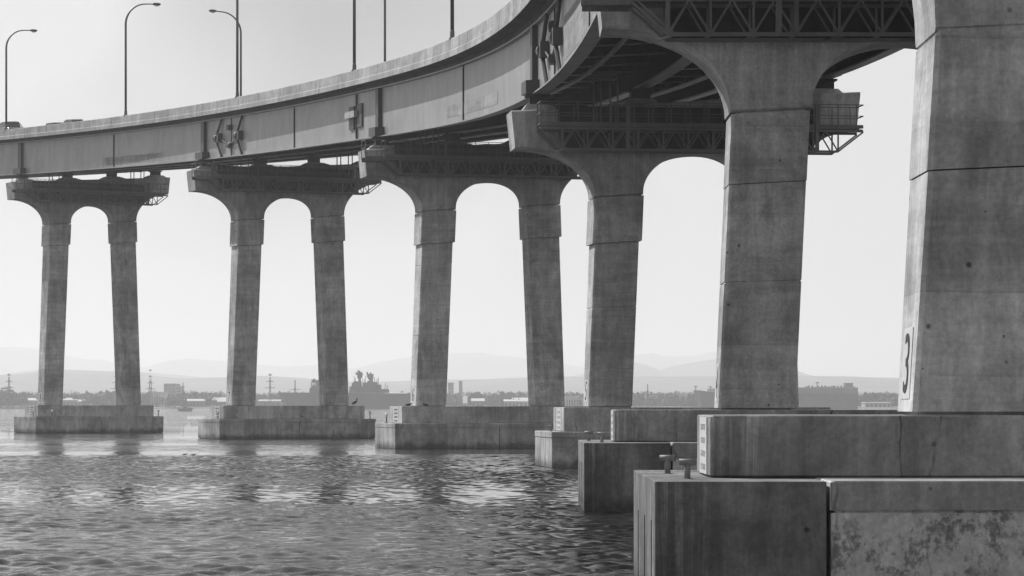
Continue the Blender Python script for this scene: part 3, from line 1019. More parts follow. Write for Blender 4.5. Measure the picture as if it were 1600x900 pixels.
# ------------------------------------------------------------------ maintenance gantries hung before the caps
_unit = MB(); _unit.box(-.5, .5, -.5, .5, -.5, .5)
_uo = _unit.build("bar", M['gantry']); UNIT = _uo.data
bpy.data.objects.remove(_uo)
def ubar(name, p0, p1, a, b, parent, mat=None):
    """a straight member that shares one mesh with its fellows"""
    p0, p1 = Vector(p0), Vector(p1)
    d = p1 - p0
    o = bpy.data.objects.new(name, UNIT if mat is None else UNIT2)
    COL.objects.link(o)
    o.parent = parent
    q = d.to_track_quat('Z', 'Y')
    o.matrix_local = Matrix.Translation((p0 + p1) / 2) @ q.to_matrix().to_4x4() @ Matrix.Diagonal((a, b, d.length, 1))
    return o
UNIT2 = UNIT.copy(); UNIT2.materials.clear(); UNIT2.materials.append(M['gantry_pipe'])
def make_gantry(platform=True):
    """origin: floor level, cap front plane at y=0, truss towards -y"""
    t = thing("maintenance_gantry", "x", "scaffold gantry")
    YA, YB, ZB = -.38, -1.62, -.92
    XL, XR = -7.25, 7.3
    P = 1.13
    n = int((XR - XL - 2.0) / P)
    x0 = XL + .98
    for y in (YA, YB):
        ubar("top_chord", (XL, y, 0), (XR, y, 0), .09, .10, t)
        ubar("bottom_chord", (x0, y, ZB), (x0 + n * P, y, ZB), .09, .10, t)
        ubar("brace", (XL, y, -.04), (x0, y, ZB), .07, .07, t)
        ubar("brace", (XL + .18, y, -.04), (x0 + .16, y, ZB + .04), .05, .05, t)
        ubar("brace", (XR, y, -.04), (x0 + n * P, y, ZB), .07, .07, t)
        for k in range(n + 1):
            x = x0 + k * P
            ubar("upright", (x, y, ZB), (x, y, 0), .065 if k % 3 else .12, .065, t)
            if k < n:
                ubar("brace", (x, y, ZB), (x + P / 2, y, 0), .055, .055, t)
                ubar("brace", (x + P / 2, y, 0), (x + P, y, ZB), .055, .055, t)
    for k in range(0, n + 1, 2):
        x = x0 + k * P
        ubar("cross_tie", (x - .25, YA, ZB - .01), (x + .2, YB, ZB - .01), .06, .05, t)
        ubar("cross_tie", (x, YA, -.05), (x, YB, -.05), .06, .08, t)
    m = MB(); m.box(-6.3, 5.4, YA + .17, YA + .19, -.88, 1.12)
    m.build("shade_sheet", M['cap_shade'], t)  # added dark sheet, deepens the shade on the cap behind the truss
    m = MB(); m.box(XL + .02, XR - .02, YB + .06, YA - .06, .052, .09)
    m.build("floor", M['dark_steel'], t)
    for y in (YA, YB):
        ubar("toe_board", (XL, y, .20), (XR, y, .20), .03, .16, t)
        ubar("rail", (XL, y, 1.18), (XR, y, 1.18), .035, .035, t)
        ubar("rail", (XL, y, .68), (XR, y, .68), .03, .03, t)
        k = 0
        x = XL
        while x <= XR + .01:
            ubar("post", (x, y, .05), (x, y, 1.2), .04, .04, t)
            x += .838
    for x in (XL, XR):
        for z in (.2, .68, 1.18):
            ubar("end_rail", (x, YA, z), (x, YB, z), .045, .045, t)
    m = MB(); m.tube([(XL + .2, YA + .12, .30), (XR - .3, YA + .12, .30)], .085, 8)
    m.build("wheel_rail_pipe", M['gantry_pipe'], t)
    if platform:
        ubar("platform_beam", (XL - 1.25, YB, .0), (XL, YB, .0), .08, .30, t)
        ubar("platform_beam", (XL - 1.25, YA, .0), (XL, YA, .0), .08, .30, t)
        m = MB(); m.box(XL - 1.25, XL - .02, YB + .05, YA - .05, .06, .10)
        m.build("platform_floor", M['dark_steel'], t)
        for z in (.68, 1.18):
            ubar("rail", (XL - 1.25, YB, z), (XL, YB, z), .04, .04, t)
            ubar("end_rail", (XL - 1.25, YA, z), (XL - 1.25, YB, z), .04, .04, t)
        for y in (YA, YB):
            ubar("post", (XL - 1.25, y, .0), (XL - 1.25, y, 1.2), .05, .05, t)
    for hx in (-4.25, 4.3):
        for (ax, ay) in ((-.45, YA), (-.12, YA), (.12, YB), (.45, YB)):
            ubar("hanger", (hx + ax, ay, .0), (hx + ax, ay, 2.45), .07, .07, t)
        ubar("hanger_beam", (hx - .7, YA, 2.42), (hx + .7, YA, 2.42), .16, .16, t)
        ubar("hanger_beam", (hx - .7, YB, 2.46), (hx + .7, YB, 2.46), .16, .16, t)
        ubar("mast", (hx + .9, YB - .02, ZB), (hx + .9, YB - .02, 1.2), .16, .14, t)
        for ax in (-.3, .3):
            m = MB(); m.tube([(hx + ax, YA + .16, 2.62), (hx + ax, YA - .16, 2.62)], .16, 10)
            m.build("trolley_wheel", M['dark_steel'], t)
    return t
GL = {2: "nearest steel scaffold gantry cut off by the top of the frame",
      3: "steel scaffold gantry below the dark girders on the pier marked 5",
      4: "steel scaffold gantry across the cap of the pier marked 6",
      5: "steel scaffold gantry on the pier marked 7, braced end against the sky",
      6: "smallest scaffold gantry on the farthest cap with its end against the sky"}
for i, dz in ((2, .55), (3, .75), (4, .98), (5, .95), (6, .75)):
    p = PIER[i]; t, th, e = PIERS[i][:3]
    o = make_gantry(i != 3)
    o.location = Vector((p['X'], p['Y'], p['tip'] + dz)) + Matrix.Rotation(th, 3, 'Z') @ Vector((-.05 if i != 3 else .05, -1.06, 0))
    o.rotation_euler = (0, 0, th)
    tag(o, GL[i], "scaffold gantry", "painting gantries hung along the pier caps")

# ------------------------------------------------------------------ small things on the footings
def pier_pt(i, x, y, z):
    p = PIER[i]; th = PIERS[i][1]
    return Matrix.Rotation(th, 3, 'Z') @ Vector((x, y, 0)) + Vector((p['X'], p['Y'], z))
def make_nav():
    t = thing("navigation_light", "x", "navigation light")
    m = MB(); m.tube([(0, 0, 0), (0, 0, .42)], .04, 8); m.build("post", M['lamp'], t)
    m = MB(); m.tube([(0, 0, .42), (0, 0, .47), (0, 0, .58), (0, 0, .64)], [.07, .10, .10, .05], 10); m.build("lamp_glass", M['nav'], t, True)
    m = MB(); m.stack(-.09, .09, -.09, .09, [(-.01, 0), (.03, 0)], .02); m.build("base_plate", M['lamp'], t)
    return t
NAVS = [(6, -6.3, -1.2, "tiny navigation light at the left corner of the farthest footing"),
        (6, -4.9, -2.7, "tiny navigation light in front of the farthest plinth"),
        (6, 6.35, -2.4, "tiny navigation light at the right end of the farthest footing"),
        (5, -6.3, -1.2, "tiny navigation light on the left corner of the footing under the 7"),
        (5, 6.35, -2.4, "tiny navigation light on the footing end below the pelican"),
        (4, -6.4, 1.2, "tiny navigation light at the left corner of the footing under the 6")]
pn = make_nav()
for k, (i, x, y, lab) in enumerate(NAVS):
    o = pn if k == 0 else copy_tree(pn)
    o.location = pier_pt(i, x, y, 1.865)
    tag(o, lab, "navigation light", "navigation lights on the footings")

def make_tpost():
    t = thing("pipe_bollard", "x", "pipe bollard")
    m = MB(); m.tube([(0, 0, -.01), (0, 0, .42)], .085, 14); m.build("post", M['pipe'], t, True)
    m = MB()
    rs = []
    for x, r_ in ((-.23, .07), (-.23, .09), (.23, .09), (.23, .07)):
        rs.append([(x, r_ * math.cos(a * math.pi / 8), .46 + r_ * math.sin(a * math.pi / 8)) for a in range(16)])
    m.rings(rs, cap=False)
    cr = m.build("cross_pipe", M['pipe'], t, True)
    for x in (-.225, .225):
        m = MB()
        m.tube([(x - .003, 0, .46), (x + .003, 0, .46)], .07, 14)
        m.build("pipe_bore", M['hole'], cr)
    m = MB(); m.tube([(0, 0, -.008), (0, 0, .02)], .16, 14); m.build("base_flange", M['pipe'], t)
    return t
TP = [(1, -8.03, -1.95, 2.075, .10, "front pipe bollard on the nearest end block, open bore to the right"),
      (1, -8.14, 1.0, 2.075, math.pi - .22, "rear pipe bollard on the nearest end block, open bore to the left"),
      (2, -8.03, -1.95, 2.075, .10, "front pipe bollard on the second end block, left of the pale board"),
      (2, -8.3, 1.1, 2.075, math.pi - .22, "rear darker pipe bollard on the second end block"),
      (3, -6.45, -.4, 1.865, .12, "small pipe bollard at the corner of the footing under the 5"),
      (5, 6.2, -.6, 1.865, .2, "small pipe bollard on the footing end below the pelican")]
pb = make_tpost()
for k, (i, x, y, z, a, lab) in enumerate(TP):
    o = pb if k == 0 else copy_tree(pb)
    o.location = pier_pt(i, x, y, z)
    o.scale = (.5, .5, .5)
    o.rotation_euler = (0, 0, a + PIERS[i][1])
    tag(o, lab, "pipe bollard", "pipe bollards on the footings")

# pelican and resting birds
def make_pelican():
    t = thing("pelican", "dark pelican standing on the plinth end with its neck raised", "bird")
    m = MB()
    path = [(-.42, 0, .17), (-.30, 0, .23), (-.14, 0, .31), (.02, 0, .40), (.13, 0, .47), (.19, 0, .54), (.20, 0, .64), (.17, 0, .72), (.175, 0, .79), (.22, 0, .83), (.265, 0, .82)]
    rad = [.015, .075, .125, .135, .105, .062, .042, .036, .046, .058, .03]
    m.tube(path, rad, 14)
    m.build("body", M['feather'], t, True)
    for sg in (-1, 1):
        m = MB()
        m.tube([(-.40, sg * .04, .20), (-.24, sg * .10, .29), (-.05, sg * .125, .37), (.08, sg * .10, .42)], [.012, .05, .075, .03], 8, sq=.5)
        m.build("wing", M['feather'], t, True)
        m = MB(); m.tube([(0, sg * .06, .30), (.01, sg * .06, .12), (0, sg * .06, .0)], [.028, .016, .018], 8)
        m.bar((-.02, sg * .06, .008), (.10, sg * .07, .008), .09, .014); m.build("leg", M['bill'], t)
        m = MB(); m.tube([(.235, sg * .052, .845), (.235, sg * .060, .845)], .009, 6); m.build("eye", M['hole'], t)
    m = MB(); m.tube([(.255, 0, .815), (.33, 0, .72), (.40, 0, .60), (.41, 0, .575)], [.03, .03, .016, .004], 8, sq=.6)
    m.build("bill", M['bill'], t, True)
    return t
pe = make_pelican()
pe.location = pier_pt(5, 5.55, -.9, 2.942)
pe.rotation_euler = (0, 0, -.15)
pe.scale = (.72, .72, .72)
def make_bird():
    t = thing("resting_bird", "x", "bird")
    m = MB()
    m.tube([(-.34, 0, .10), (-.2, 0, .12), (-.05, 0, .14), (.10, 0, .15), (.18, 0, .20), (.22, 0, .26), (.26, 0, .27)], [.01, .07, .11, .09, .05, .055, .02], 12)
    m.build("body", M['feather'], t, True)
    for sg in (-1, 1):
        m = MB(); m.tube([(-.33, sg * .03, .12), (-.12, sg * .09, .17), (.06, sg * .09, .17)], [.012, .055, .02], 8, sq=.5); m.build("wing", M['feather'], t, True)
        m = MB(); m.tube([(0, sg * .04, .06), (0, sg * .04, 0)], .014, 6); m.build("leg", M['bill'], t)
    m = MB(); m.tube([(.255, 0, .265), (.34, 0, .25)], [.02, .004], 6); m.build("bill", M['bill'], t)
    return t
b0 = make_bird()
BIRDS = [((4, -5.45, -1.2), 2.942, .2, "dark bird crouching on the plinth left of the leg marked 6"),
         ((4, -4.45, -1.45), 2.942, 2.6, "dark bird crouching at the foot of the leg marked 6")]
for k, ((i, x, y), z, a, lab) in enumerate(BIRDS):
    o = b0 if k == 0 else copy_tree(b0)
    o.location = pier_pt(i, x, y, z); o.rotation_euler = (0, 0, a); o.scale = (.75, .75, .75)
    tag(o, lab, "bird", "birds resting on the plinth")
for k, (x, y, a, lab) in enumerate(((-18.2, 160.0, .3, "small dark duck swimming before the piers, the left one of two"),
                                    (-17.62, 159.2, .1, "fainter small duck swimming just right of the other duck"))):
    o = copy_tree(b0)
    o.name = "swimming_duck" if k == 0 else "swimming_duck.001"
    o.location = (x, y, .20); o.rotation_euler = (0, 0, a); o.scale = (.5, .5, .5)
    tag(o, lab, "bird", "ducks on the water")

# ------------------------------------------------------------------ far ships
M['navy'] = plain("navy_grey_paint", .06, .7, .15, .2)
M['hull'] = plain("ship_hull_dark", .12, .7, .12, .1)
M['ship_white'] = plain("ship_white_paint", .40, .6, .12, .2)
M['roof_white'] = plain("white_roof_metal", .42, .6, .1, .05)
M['wall_pale'] = plain("pale_wall", .33, .8, .2, .08)
M['wall_mid'] = plain("mid_grey_wall", .18, .8, .2, .08)
M['win'] = plain("far_window_glass", .05, .3)
M['leaf'] = plain("far_tree_foliage", .055, .9, .45, .25)
M['bark'] = plain("far_tree_bark", .09, .9)

YN = 1650.0
def nx(px): return (px - CX) * YN / F
def nz(py): return CH + (HY - py) * YN / F
sh = thing("warship", "long grey warship with two bristling masts moored beyond the piers", "ship", (nx(545), YN, 0))
def sbuild(m, name, mat, th_, par=None):
    o = th_.location
    m.v = [(a - o.x, b - o.y, c - o.z) for a, b, c in m.v]
    return m.build(name, mat, par or th_)
m = MB()
hz = nz(613.5)
m.rings([[(nx(436), YN, hz), (nx(436), YN, hz), (nx(437), YN, hz - 2), (nx(437), YN, hz - 2)],
         [(nx(446), YN - 6, hz), (nx(446), YN + 6, hz), (nx(449), YN + 4, -.5), (nx(449), YN - 4, -.5)],
         [(nx(470), YN - 9, hz), (nx(470), YN + 9, hz), (nx(470), YN + 8, -.5), (nx(470), YN - 8, -.5)],
         [(nx(640), YN - 9, hz - .5), (nx(640), YN + 9, hz - .5), (nx(640), YN + 8, -.5), (nx(640), YN - 8, -.5)],
         [(nx(655), YN - 7, hz - .5), (nx(655), YN + 7, hz - .5), (nx(653), YN + 6, -.5), (nx(653), YN - 6, -.5)]])
sbuild(m, "hull", M['navy'], sh)
blocks = [(484, 500, 613.4, 606), (488, 502, 606, 602), (494, 505, 602, 598), (546, 566, 613.4, 604), (550, 560, 604, 598), (553, 565, 604, 596), (566, 592, 613.4, 603), (567, 585, 603, 598), (574, 581, 598, 595), (583, 590, 603, 597), (590, 596, 613.4, 601), (595, 608, 613.4, 608)]
for (a, b, y0, y1) in blocks:
    m = MB(); m.stack(nx(a), nx(b), YN - 5 + rnd.uniform(-1, 1), YN + 5, [(nz(y0) - .2, 0), (nz(y1), .25)], .6)
    sbuild(m, "superstructure_block", M['navy'], sh)
for (px, base, top) in ((562, 597, 579), (579, 597, 582), (495, 599, 594)):
    m = MB(); m.tube([(nx(px), YN, nz(base)), (nx(px), YN, nz(top))], [.9, .35], 8)
    mast = sbuild(m, "mast", M['navy'], sh)
    for k in range(4):
        z = nz(base) + (nz(top) - nz(base)) * (.35 + .16 * k)
        ww = rnd.uniform(1.2, 2.9)
        m = MB(); m.bar((nx(px) - ww, YN, z), (nx(px) + ww * rnd.uniform(.5, 1), YN, z + rnd.uniform(-.3, .5)), .5)
        m.box(nx(px) - ww, nx(px) - ww + .8, YN - .5, YN + .5, z, z + 1.2)
        sbuild(m, "yard", M['navy'], sh, mast)
    if px > 520:
        m = MB(); m.stack(nx(px) - 1.4, nx(px) + 1.6, YN - 1.4, YN + 1.4, [(nz(top) - 4.0, .4), (nz(top) - 3.4, 0), (nz(top) - 1.2, 0), (nz(top) - .8, .5)], .5)
        sbuild(m, "radar_drum", M['navy'], sh, mast)
for k in range(30):
    x = nx(rnd.choice((rnd.uniform(548, 607), rnd.uniform(486, 504))))
    px = x * F / YN + CX
    yb = 603 if px < 592 and px > 545 else 608
    m = MB(); m.bar((x, YN + rnd.uniform(-3, 3), nz(yb)), (x + rnd.uniform(-.6, .6), YN, nz(yb) + rnd.uniform(2, 6)), .28)
    sbuild(m, "aerial", M['navy'], sh)

YC = 1720.0
cx_ = lambda px: (px - CX) * YC / F
cz_ = lambda py: CH + (HY - py) * YC / F
cs = thing("car_carrier", "tall slab-sided grey cargo ship moored behind the nearest two piers", "ship", (cx_(1220), YC, 0))
m = MB()
top, mid = cz_(606.5), cz_(615)
m.rings([[(cx_(1083), YC, cz_(610)), (cx_(1083.3), YC, cz_(610)), (cx_(1090), YC, cz_(622)), (cx_(1092), YC, -.5)],
         [(cx_(1092), YC - 7, cz_(610)), (cx_(1092), YC + 7, cz_(610)), (cx_(1096), YC + 4, -.5), (cx_(1096), YC - 4, -.5)],
         [(cx_(1125), YC - 14, mid), (cx_(1125), YC + 14, mid), (cx_(1125), YC + 13, -.5), (cx_(1125), YC - 13, -.5)],
         [(cx_(1337), YC - 14, mid), (cx_(1337), YC + 14, mid), (cx_(1336), YC + 13, -.5), (cx_(1336), YC - 13, -.5)]])
sbuild(m, "hull", M['hull'], cs)
m = MB(); m.stack(cx_(1118), cx_(1336.5), YC - 13.9, YC + 13.9, [(mid + .02, 0), (top, 0), (top + .4, .4)], 1.0)
sbuild(m, "upper_hull", M['wall_mid'], cs)
m = MB(); m.stack(cx_(1319.5), cx_(1331), YC - 6, YC + 6, [(top - .1, 0), (cz_(599.5), 0), (cz_(598.7), -.3)], .5)
fn = sbuild(m, "funnel_house", M['hull'], cs)
for k in range(3):
    m = MB(); xx = cx_(1321.5 + 3.2 * k); m.box(xx, xx + 1.1, YC - 6.1, YC - 5.9, cz_(603.5), cz_(600.5)); sbuild(m, "window", M['wall_mid'], cs, fn)
m = MB(); m.stack(cx_(1272), cx_(1300), YC - 8, YC + 8, [(top + .2, 0), (cz_(604.6), .2)], .6); sbuild(m, "deck_house", M['hull'], cs)
m = MB(); m.stack(cx_(1103), cx_(1118), YC - 9, YC + 9, [(mid - .3, 0), (cz_(607.5), .2)], .6); sbuild(m, "bridge_house", M['ship_white'], cs)
for px, y0, y1 in ((1087, 611, 602.5), (1277, 605, 596.5), (1110, 608, 603), (1262, 607, 603), (1302, 607, 602.5)):
    m = MB(); m.tube([(cx_(px), YC, cz_(y0)), (cx_(px), YC, cz_(y1))], [.45, .2], 6); m.bar((cx_(px) - 1.1, YC, cz_(y1) - .6), (cx_(px) + 1.1, YC, cz_(y1) - .6), .5)
    sbuild(m, "mast", M['hull'], cs)
for k in range(16):
    px = 1256 + 5 * k
    m = MB(); m.stack(cx_(px) - .6, cx_(px) + .6, YC - 12, YC - 10.5, [(top + .3, 0), (top + .3 + rnd.uniform(.5, 1.3), .2)], .1); sbuild(m, "vent", M['hull'], cs)

bt = thing("motor_boat", "small white motor boat crossing the far water between two piers", "boat", (-125, 1100, .25), .0)
m = MB()
m.rings([[(-2.6, -.9, 1.0), (-2.6, .9, 1.0), (-2.5, .7, -.1), (-2.5, -.7, -.1)], [(0, -1.2, 1.05), (0, 1.2, 1.05), (0, .9, -.2), (0, -.9, -.2)],
         [(2.2, -.8, 1.25), (2.2, .8, 1.25), (2.0, .4, -.1), (2.0, -.4, -.1)], [(3.3, -.05, 1.45), (3.3, .05, 1.45), (2.8, .05, .2), (2.8, -.05, .2)]])
m.build("hull", M['roof_white'], bt)
m = MB(); m.stack(-.7, 1.3, -.8, .8, [(1.05, 0), (1.9, .12), (2.0, .2)], .1); cb = m.build("cabin", M['roof_white'], bt)
m = MB(); m.box(-.5, 1.0, -.76, .76, 1.45, 1.75); m.build("window", M['glass'], cb)
m = MB(); m.tube([(.3, 0, 1.95), (.3, 0, 3.6)], .05, 6); m.build("mast", M['roof_white'], bt)
m = MB(); m.bar((-2.5, -.9, 1.25), (2.2, -.8, 1.5), .12); m.build("gunwale_rail", M['roof_white'], bt)

# ------------------------------------------------------------------ far shore: buildings, masts, trees
def building(px0, px1, py, Y, label, wall, roof, gable=0.0, depth=25, nwin=0, storeys=1, name="warehouse", cat="building"):
    Y *= .6
    x0, x1 = (px0 - CX) * Y / F, (px1 - CX) * Y / F
    h = CH + (HY - py) * Y / F
    gz = .9 + max(0, (Y - 1850)) * .006
    t = thing(name, label, cat, ((x0 + x1) / 2, Y, gz))
    hw = (x1 - x0) / 2
    hh = h - gz
    m = MB(); m.box(-hw, hw, 0, depth, -2, hh * (1 - gable)); m.build("wall", M[wall], t)
    m = MB()
    e = .5
    if gable:
        m.rings([[(-hw - e, -e, hh * (1 - gable)), (-hw - e, depth + e, hh * (1 - gable)), (-hw - e, depth + e, hh * (1 - gable) + .4), (-hw - e, depth / 2, hh), (-hw - e, -e, hh * (1 - gable) + .4)],
                 [(hw + e, -e, hh * (1 - gable)), (hw + e, depth + e, hh * (1 - gable)), (hw + e, depth + e, hh * (1 - gable) + .4), (hw + e, depth / 2, hh), (hw + e, -e, hh * (1 - gable) + .4)]])
    else:
        m.box(-hw - .3, hw + .3, -.3, depth + .3, hh, hh + .6)
    m.build("roof", M[roof], t)
    if nwin:
        for st in range(storeys):
            z = hh * (1 - gable) * (st + .45) / storeys
            wh = hh * (1 - gable) / storeys * .28
            for k in range(nwin):
                x = -hw + 2 * hw * (k + .5) / nwin
                m = MB(); m.box(x - hw / nwin * .5, x + hw / nwin * .5, -.15, .05, z - wh, z + wh); m.build("window", M['win'], t)
    return t
BL = [(606, 634, 613.2, 2960, "long white-roofed shed beside the warship's stern", 'wall_mid', 'roof_white', .25, 30, 6, 1, "warehouse"),
      (737, 756, 622.5, 3010, "small gabled shed with a pale roof right of the leg marked 6", 'wall_mid', 'roof_white', .35, 22, 3, 1, "warehouse"),
      (788, 806, 624, 3020, "low pale shed half behind the pier marked 6", 'wall_pale', 'roof_white', .3, 20, 3, 1, "warehouse"),
      (798, 851, 621.2, 3060, "wide bright-roofed warehouse behind the right leg of the pier marked 6", 'wall_pale', 'roof_white', .45, 40, 8, 1, "warehouse"),
      (724, 729, 618.5, 3050, "little steep white roof above the small shed", 'wall_pale', 'roof_white', .7, 12, 1, 1, "boat_shed"),
      (880, 904, 620.5, 3060, "white flat-roofed warehouse left of the leg marked 5", 'wall_pale', 'roof_white', 0, 30, 6, 1, "warehouse"),
      (990, 1010, 618.4, 3200, "thin pale quay shed at the left of the open water gap", 'wall_pale', 'roof_white', .4, 20, 5, 1, "warehouse"),
      (1010, 1084, 619.3, 3240, "very long low quay shed ending at the cargo ship's bow", 'wall_mid', 'wall_pale', 0, 24, 12, 1, "warehouse"),
      (256, 274, 600.6, 3500, "broad grey apartment tower on the far shore", 'wall_mid', 'wall_mid', 0, 30, 6, 7, "apartment_tower"),
      (276, 283, 604.5, 3520, "slim pale tower right of the broad apartment tower", 'wall_pale', 'wall_pale', 0, 20, 3, 6, "apartment_tower"),
      (236, 243, 613.8, 3020, "left bright white cube building near the far quay", 'ship_white', 'roof_white', 0, 20, 2, 1, "quay_building"),
      (248, 256, 614.2, 3020, "right bright white cube building near the far quay", 'ship_white', 'roof_white', 0, 20, 2, 1, "quay_building"),
      (283, 318, 623.3, 3030, "long bright roof low on the left shore by the motor boat", 'wall_mid', 'roof_white', .3, 30, 6, 1, "warehouse"),
      (331, 352, 620.5, 3060, "bright slanting roof just left of the pier marked 7", 'wall_mid', 'roof_white', .5, 26, 4, 1, "warehouse"),
      (36, 58, 622, 3080, "pale low roof left of the farthest pier", 'wall_mid', 'roof_white', .3, 26, 4, 1, "warehouse"),
      (98, 121, 621.5, 3060, "pale low roof between the legs of the farthest pier", 'wall_mid', 'roof_white', .3, 26, 4, 1, "warehouse"),
      (122, 138, 624.5, 3020, "small white quay shed between the legs of the farthest pier", 'wall_pale', 'roof_white', .3, 20, 3, 1, "quay_building"),
      (404, 437, 624.3, 3010, "bright white quay sheds roofline under the lattice mast", 'wall_mid', 'roof_white', .25, 20, 5, 1, "warehouse"),
      (1352, 1392, 628.5, 3020, "thin line of pale quay sheds right of the cargo ship", 'wall_pale', 'roof_white', .2, 20, 6, 1, "warehouse"),
      (452, 488, 629, 2980, "row of small white boat sheds in front of the warship's bow", 'ship_white', 'roof_white', .3, 12, 6, 1, "boat_shed"),
      (646, 664, 603, 3600, "pale block of flats left of the leg marked 6", 'wall_pale', 'wall_pale', 0, 25, 5, 5, "apartment_tower"),
      (700, 708, 599, 3700, "slim grey tower right of the leg marked 6", 'wall_mid', 'wall_mid', 0, 20, 3, 6, "apartment_tower"),
      (717, 722, 596.5, 3700, "tallest slim grey chimney-like tower on the far shore", 'wall_mid', 'wall_mid', 0, 14, 2, 7, "apartment_tower")]
for b in BL:
    building(*b[:4], b[4], b[5], b[6], b[7], b[8], b[9], b[10], b[11])

def lattice(px, ytop, Y, label, yards=2, wd=1.2, name="signal_mast"):
    Y *= .6; wd *= .65
    x = (px - CX) * Y / F; h = CH + (HY - ytop) * Y / F
    t = thing(name, label, "mast", (x, Y, 1.0))
    m = MB()
    for sx in (-1, 1):
        for sy in (-1, 1):
            m.bar((sx * wd, sy * wd, -1), (sx * wd * .25, sy * wd * .25, h - .5), .28)
    m.build("frame", M['navy'], t)
    for k in range(int(h / 4)):
        z = k * 4; a = wd * (1 - .75 * z / h)
        m = MB(); m.bar((-a, -a, z), (a * .9, -a, z + 4), .26); m.build("brace", M['navy'], t)
    for k in range(yards):
        z = h * (.62 + .2 * k)
        m = MB(); m.bar((-3.2 + k, 0, z), (3.2 - k, 0, z), .35); m.box(-.6, .6, -.6, .6, z + .1, z + .9); m.build("yard", M['navy'], t)
    return t
lattice(14, 590, 2950, "tall signal mast at the far left above the dark trees", 3)
lattice(235, 592.5, 2980, "dark stepped signal mast above the two white cubes", 4, 2.4)
lattice(422, 590, 2960, "signal mast with two wide yards over the white quay sheds", 3, 1.1)
lattice(461, 595, 3000, "thin pole mast with a round top behind the warship's bow", 1, .7)
lattice(286, 598.5, 3100, "thin mast right of the apartment towers", 1, .7)
lattice(1012, 601, 3050, "slim beacon tower above the long quay shed", 1, .8)
lattice(181, 592, 3050, "mast seen just left of the farthest pier's right leg", 3, 1.4)

# trees: leaf clumps spread through each crown's volume
def crown_mesh(seed, n=150):
    r_ = random.Random(seed)
    m = MB()
    lobes = [(r_.uniform(-.55, .55), r_.uniform(-.5, .5), r_.uniform(.30, .95), r_.uniform(.28, .5)) for _ in range(8)]
    for _ in range(n):
        a, b, c, q = r_.choice(lobes)
        v = Vector((r_.gauss(0, 1), r_.gauss(0, 1), r_.gauss(0, 1))).normalized() * q * r_.uniform(.6, 1.08)
        p = Vector((a, b, c)) + v
        u = Vector((r_.gauss(0, 1), r_.gauss(0, 1), r_.gauss(0, 1))).normalized()
        k = u.cross(v).normalized() * r_.uniform(.07, .15)
        l = u.normalized() * r_.uniform(.07, .15)
        i = len(m.v)
        m.v += [tuple(p - k - l), tuple(p + k - l * .6), tuple(p + k + l), tuple(p - k * .7 + l)]
        m.f.append((i, i + 1, i + 2, i + 3))
    o = m.build("crown_tmp", M['leaf'])
    me = o.data; bpy.data.objects.remove(o)
    return me
CROWNS = [crown_mesh(k) for k in range(5)]
tm = MB(); tm.tube([(0, 0, -.3), (0, 0, .3), (.03, 0, .75)], [.06, .045, .02], 6)
for q in ((.3, .1, .7), (-.3, .0, .72), (.05, -.3, .75)):
    tm.tube([(0, 0, .25), q], [.025, .008], 5)
_t = tm.build("trunk_tmp", M['bark']); TRUNK = _t.data; bpy.data.objects.remove(_t)
def tree(px, py, Y, label, wide=1.0, k=0):
    Y *= .6
    x = (px - CX) * Y / F; h = max(3.0, CH + (HY - py) * Y / F - 2)
    t = thing("broadleaf_tree", label, "tree", (x, Y, 1.8), rnd.uniform(0, 6), "trees along the far shore")
    for nm, me in (("trunk", TRUNK), ("crown", CROWNS[k % 5])):
        o = bpy.data.objects.new(nm, me); COL.objects.link(o); o.parent = t
    t.scale = (h * .8 * wide, h * .8 * wide, h / 1.25)
    return t
TR = [(2, 606, 2995, "dark tree at the very left edge of the far shore", 1.5), (20, 612, 2995, "broad dark tree under the tall signal mast", 1.7),
      (33, 618, 2990, "lower dark tree sloping down beside the tall signal mast", 1.4), (147, 617, 2992, "rounded dark tree just left of the farthest pier's right leg", 1.3),
      (158, 615, 2992, "fuller dark tree touching the farthest pier's right leg", 1.4), (138, 621, 2990, "small dark tree beside the small white quay shed", 1.2),
      (263, 620, 2990, "dark tree below the broad apartment tower", 1.2), (273, 617.5, 2992, "taller dark tree below the slim pale tower", 1.2), (281, 619, 2990, "dark tree above the motor boat", 1.1),
      (300, 611, 3300, "hazy tree above the long bright roof", 1.3), (327, 619, 3050, "tree beside the bright slanting roof", 1.2),
      (1370, 614, 3300, "left hazy clump tree right of the cargo ship", 1.4), (1384, 615, 3300, "right hazy clump tree by the leg marked 3", 1.5), (1352, 618, 3300, "low hazy tree close to the cargo ship's stern", 1.4)]
for k, (px, py, Y, lab, wd) in enumerate(TR):
    tree(px, py, Y, lab, wd, k)
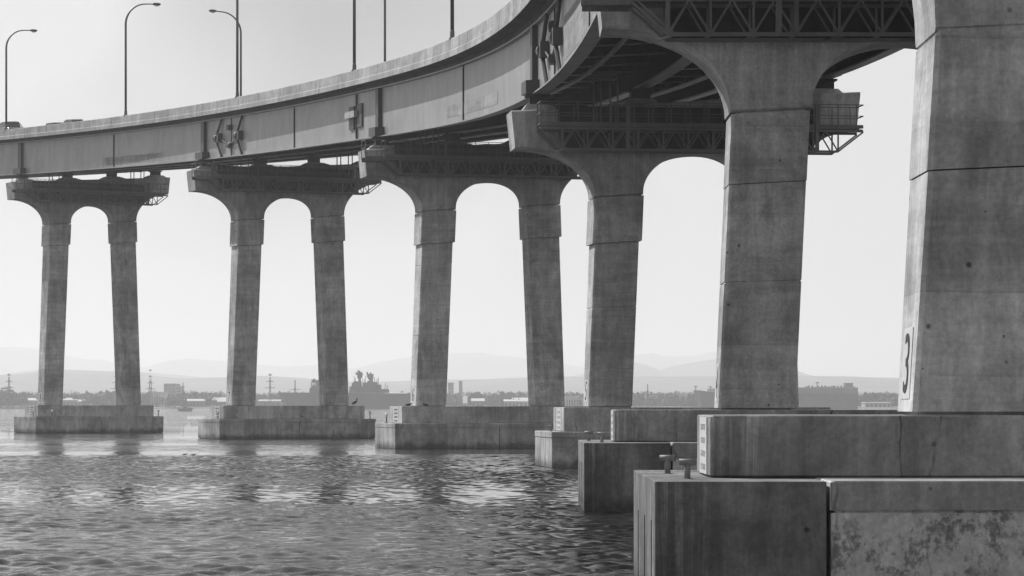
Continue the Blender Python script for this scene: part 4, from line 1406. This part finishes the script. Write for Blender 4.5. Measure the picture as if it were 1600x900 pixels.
# the rest of the shore's growth and town reads as one mass
def mass(name, mat, label, spots, quad=True):
    m = MB()
    for (x, y, z, h, wd) in spots:
        for _ in range(16):
            p = Vector((x + rnd.gauss(0, .42) * wd, y + rnd.gauss(0, .3) * wd, z + h * rnd.uniform(.15, 1.0)))
            u = Vector((rnd.gauss(0, 1), rnd.gauss(0, .4), rnd.gauss(0, 1))).normalized() * wd * rnd.uniform(.12, .3)
            v = Vector((rnd.gauss(0, 1), rnd.gauss(0, .4), rnd.gauss(0, 1))).normalized() * wd * rnd.uniform(.12, .3)
            i = len(m.v)
            m.v += [tuple(p - u - v), tuple(p + u - v), tuple(p + u + v), tuple(p - u + v)]
            m.f.append((i, i + 1, i + 2, i + 3))
    tag(m.build(name, mat), label, kind="stuff")
sp = []
for k in range(2600):
    Y = rnd.choice((rnd.uniform(1840, 2050), rnd.uniform(1980, 3400)))
    px = rnd.uniform(-80, 1560)
    sp.append(((px - CX) * Y / F, Y, 1.2 + max(0, Y - 2050) * .006, rnd.uniform(3, 9), rnd.uniform(3, 7)))
mass("treeline", M['leaf'], "mass of small hazy trees along the far shore", sp)
m = MB(); m2 = MB()
for k in range(620):
    Y = rnd.uniform(1880, 3600)
    px = rnd.uniform(-80, 1560)
    x, z = (px - CX) * Y / F, 1.2 + max(0, Y - 2050) * .006
    wd, h = rnd.uniform(3, 11), rnd.uniform(2.5, 6)
    m.box(x - wd / 2, x + wd / 2, Y, Y + 10, z - 4, z + h)
    m2.box(x - wd / 2 - .4, x + wd / 2 + .4, Y - .4, Y + 10.4, z + h + .02, z + h + .7)
tag(m.build("distant_town", M['wall_pale']), "mass of small pale houses on the far shore", kind="stuff")
tag(m2.build("distant_roofs", M['roof_white']), "mass of small bright roofs on the far shore", kind="stuff")

# ------------------------------------------------------------------ haze over the bay
m = MB(); m.box(-13300, 13300, -180, 15300, -1.6, 285)
hz_mat = bpy.data.materials.new("haze_air")
hz_mat.use_nodes = True
ht = hz_mat.node_tree
ht.nodes.clear()
ov = ht.nodes.new("ShaderNodeOutputMaterial")
pv = ht.nodes.new("ShaderNodeVolumePrincipled")
pv.inputs["Color"].default_value = (.92, .92, .92, 1)
pv.inputs["Density"].default_value = 2.15e-4
pv.inputs["Anisotropy"].default_value = .3
ht.links.new(pv.outputs[0], ov.inputs["Volume"])
hz = m.build("haze", hz_mat)
tag(hz, "pale sea haze over the bay", kind="stuff")
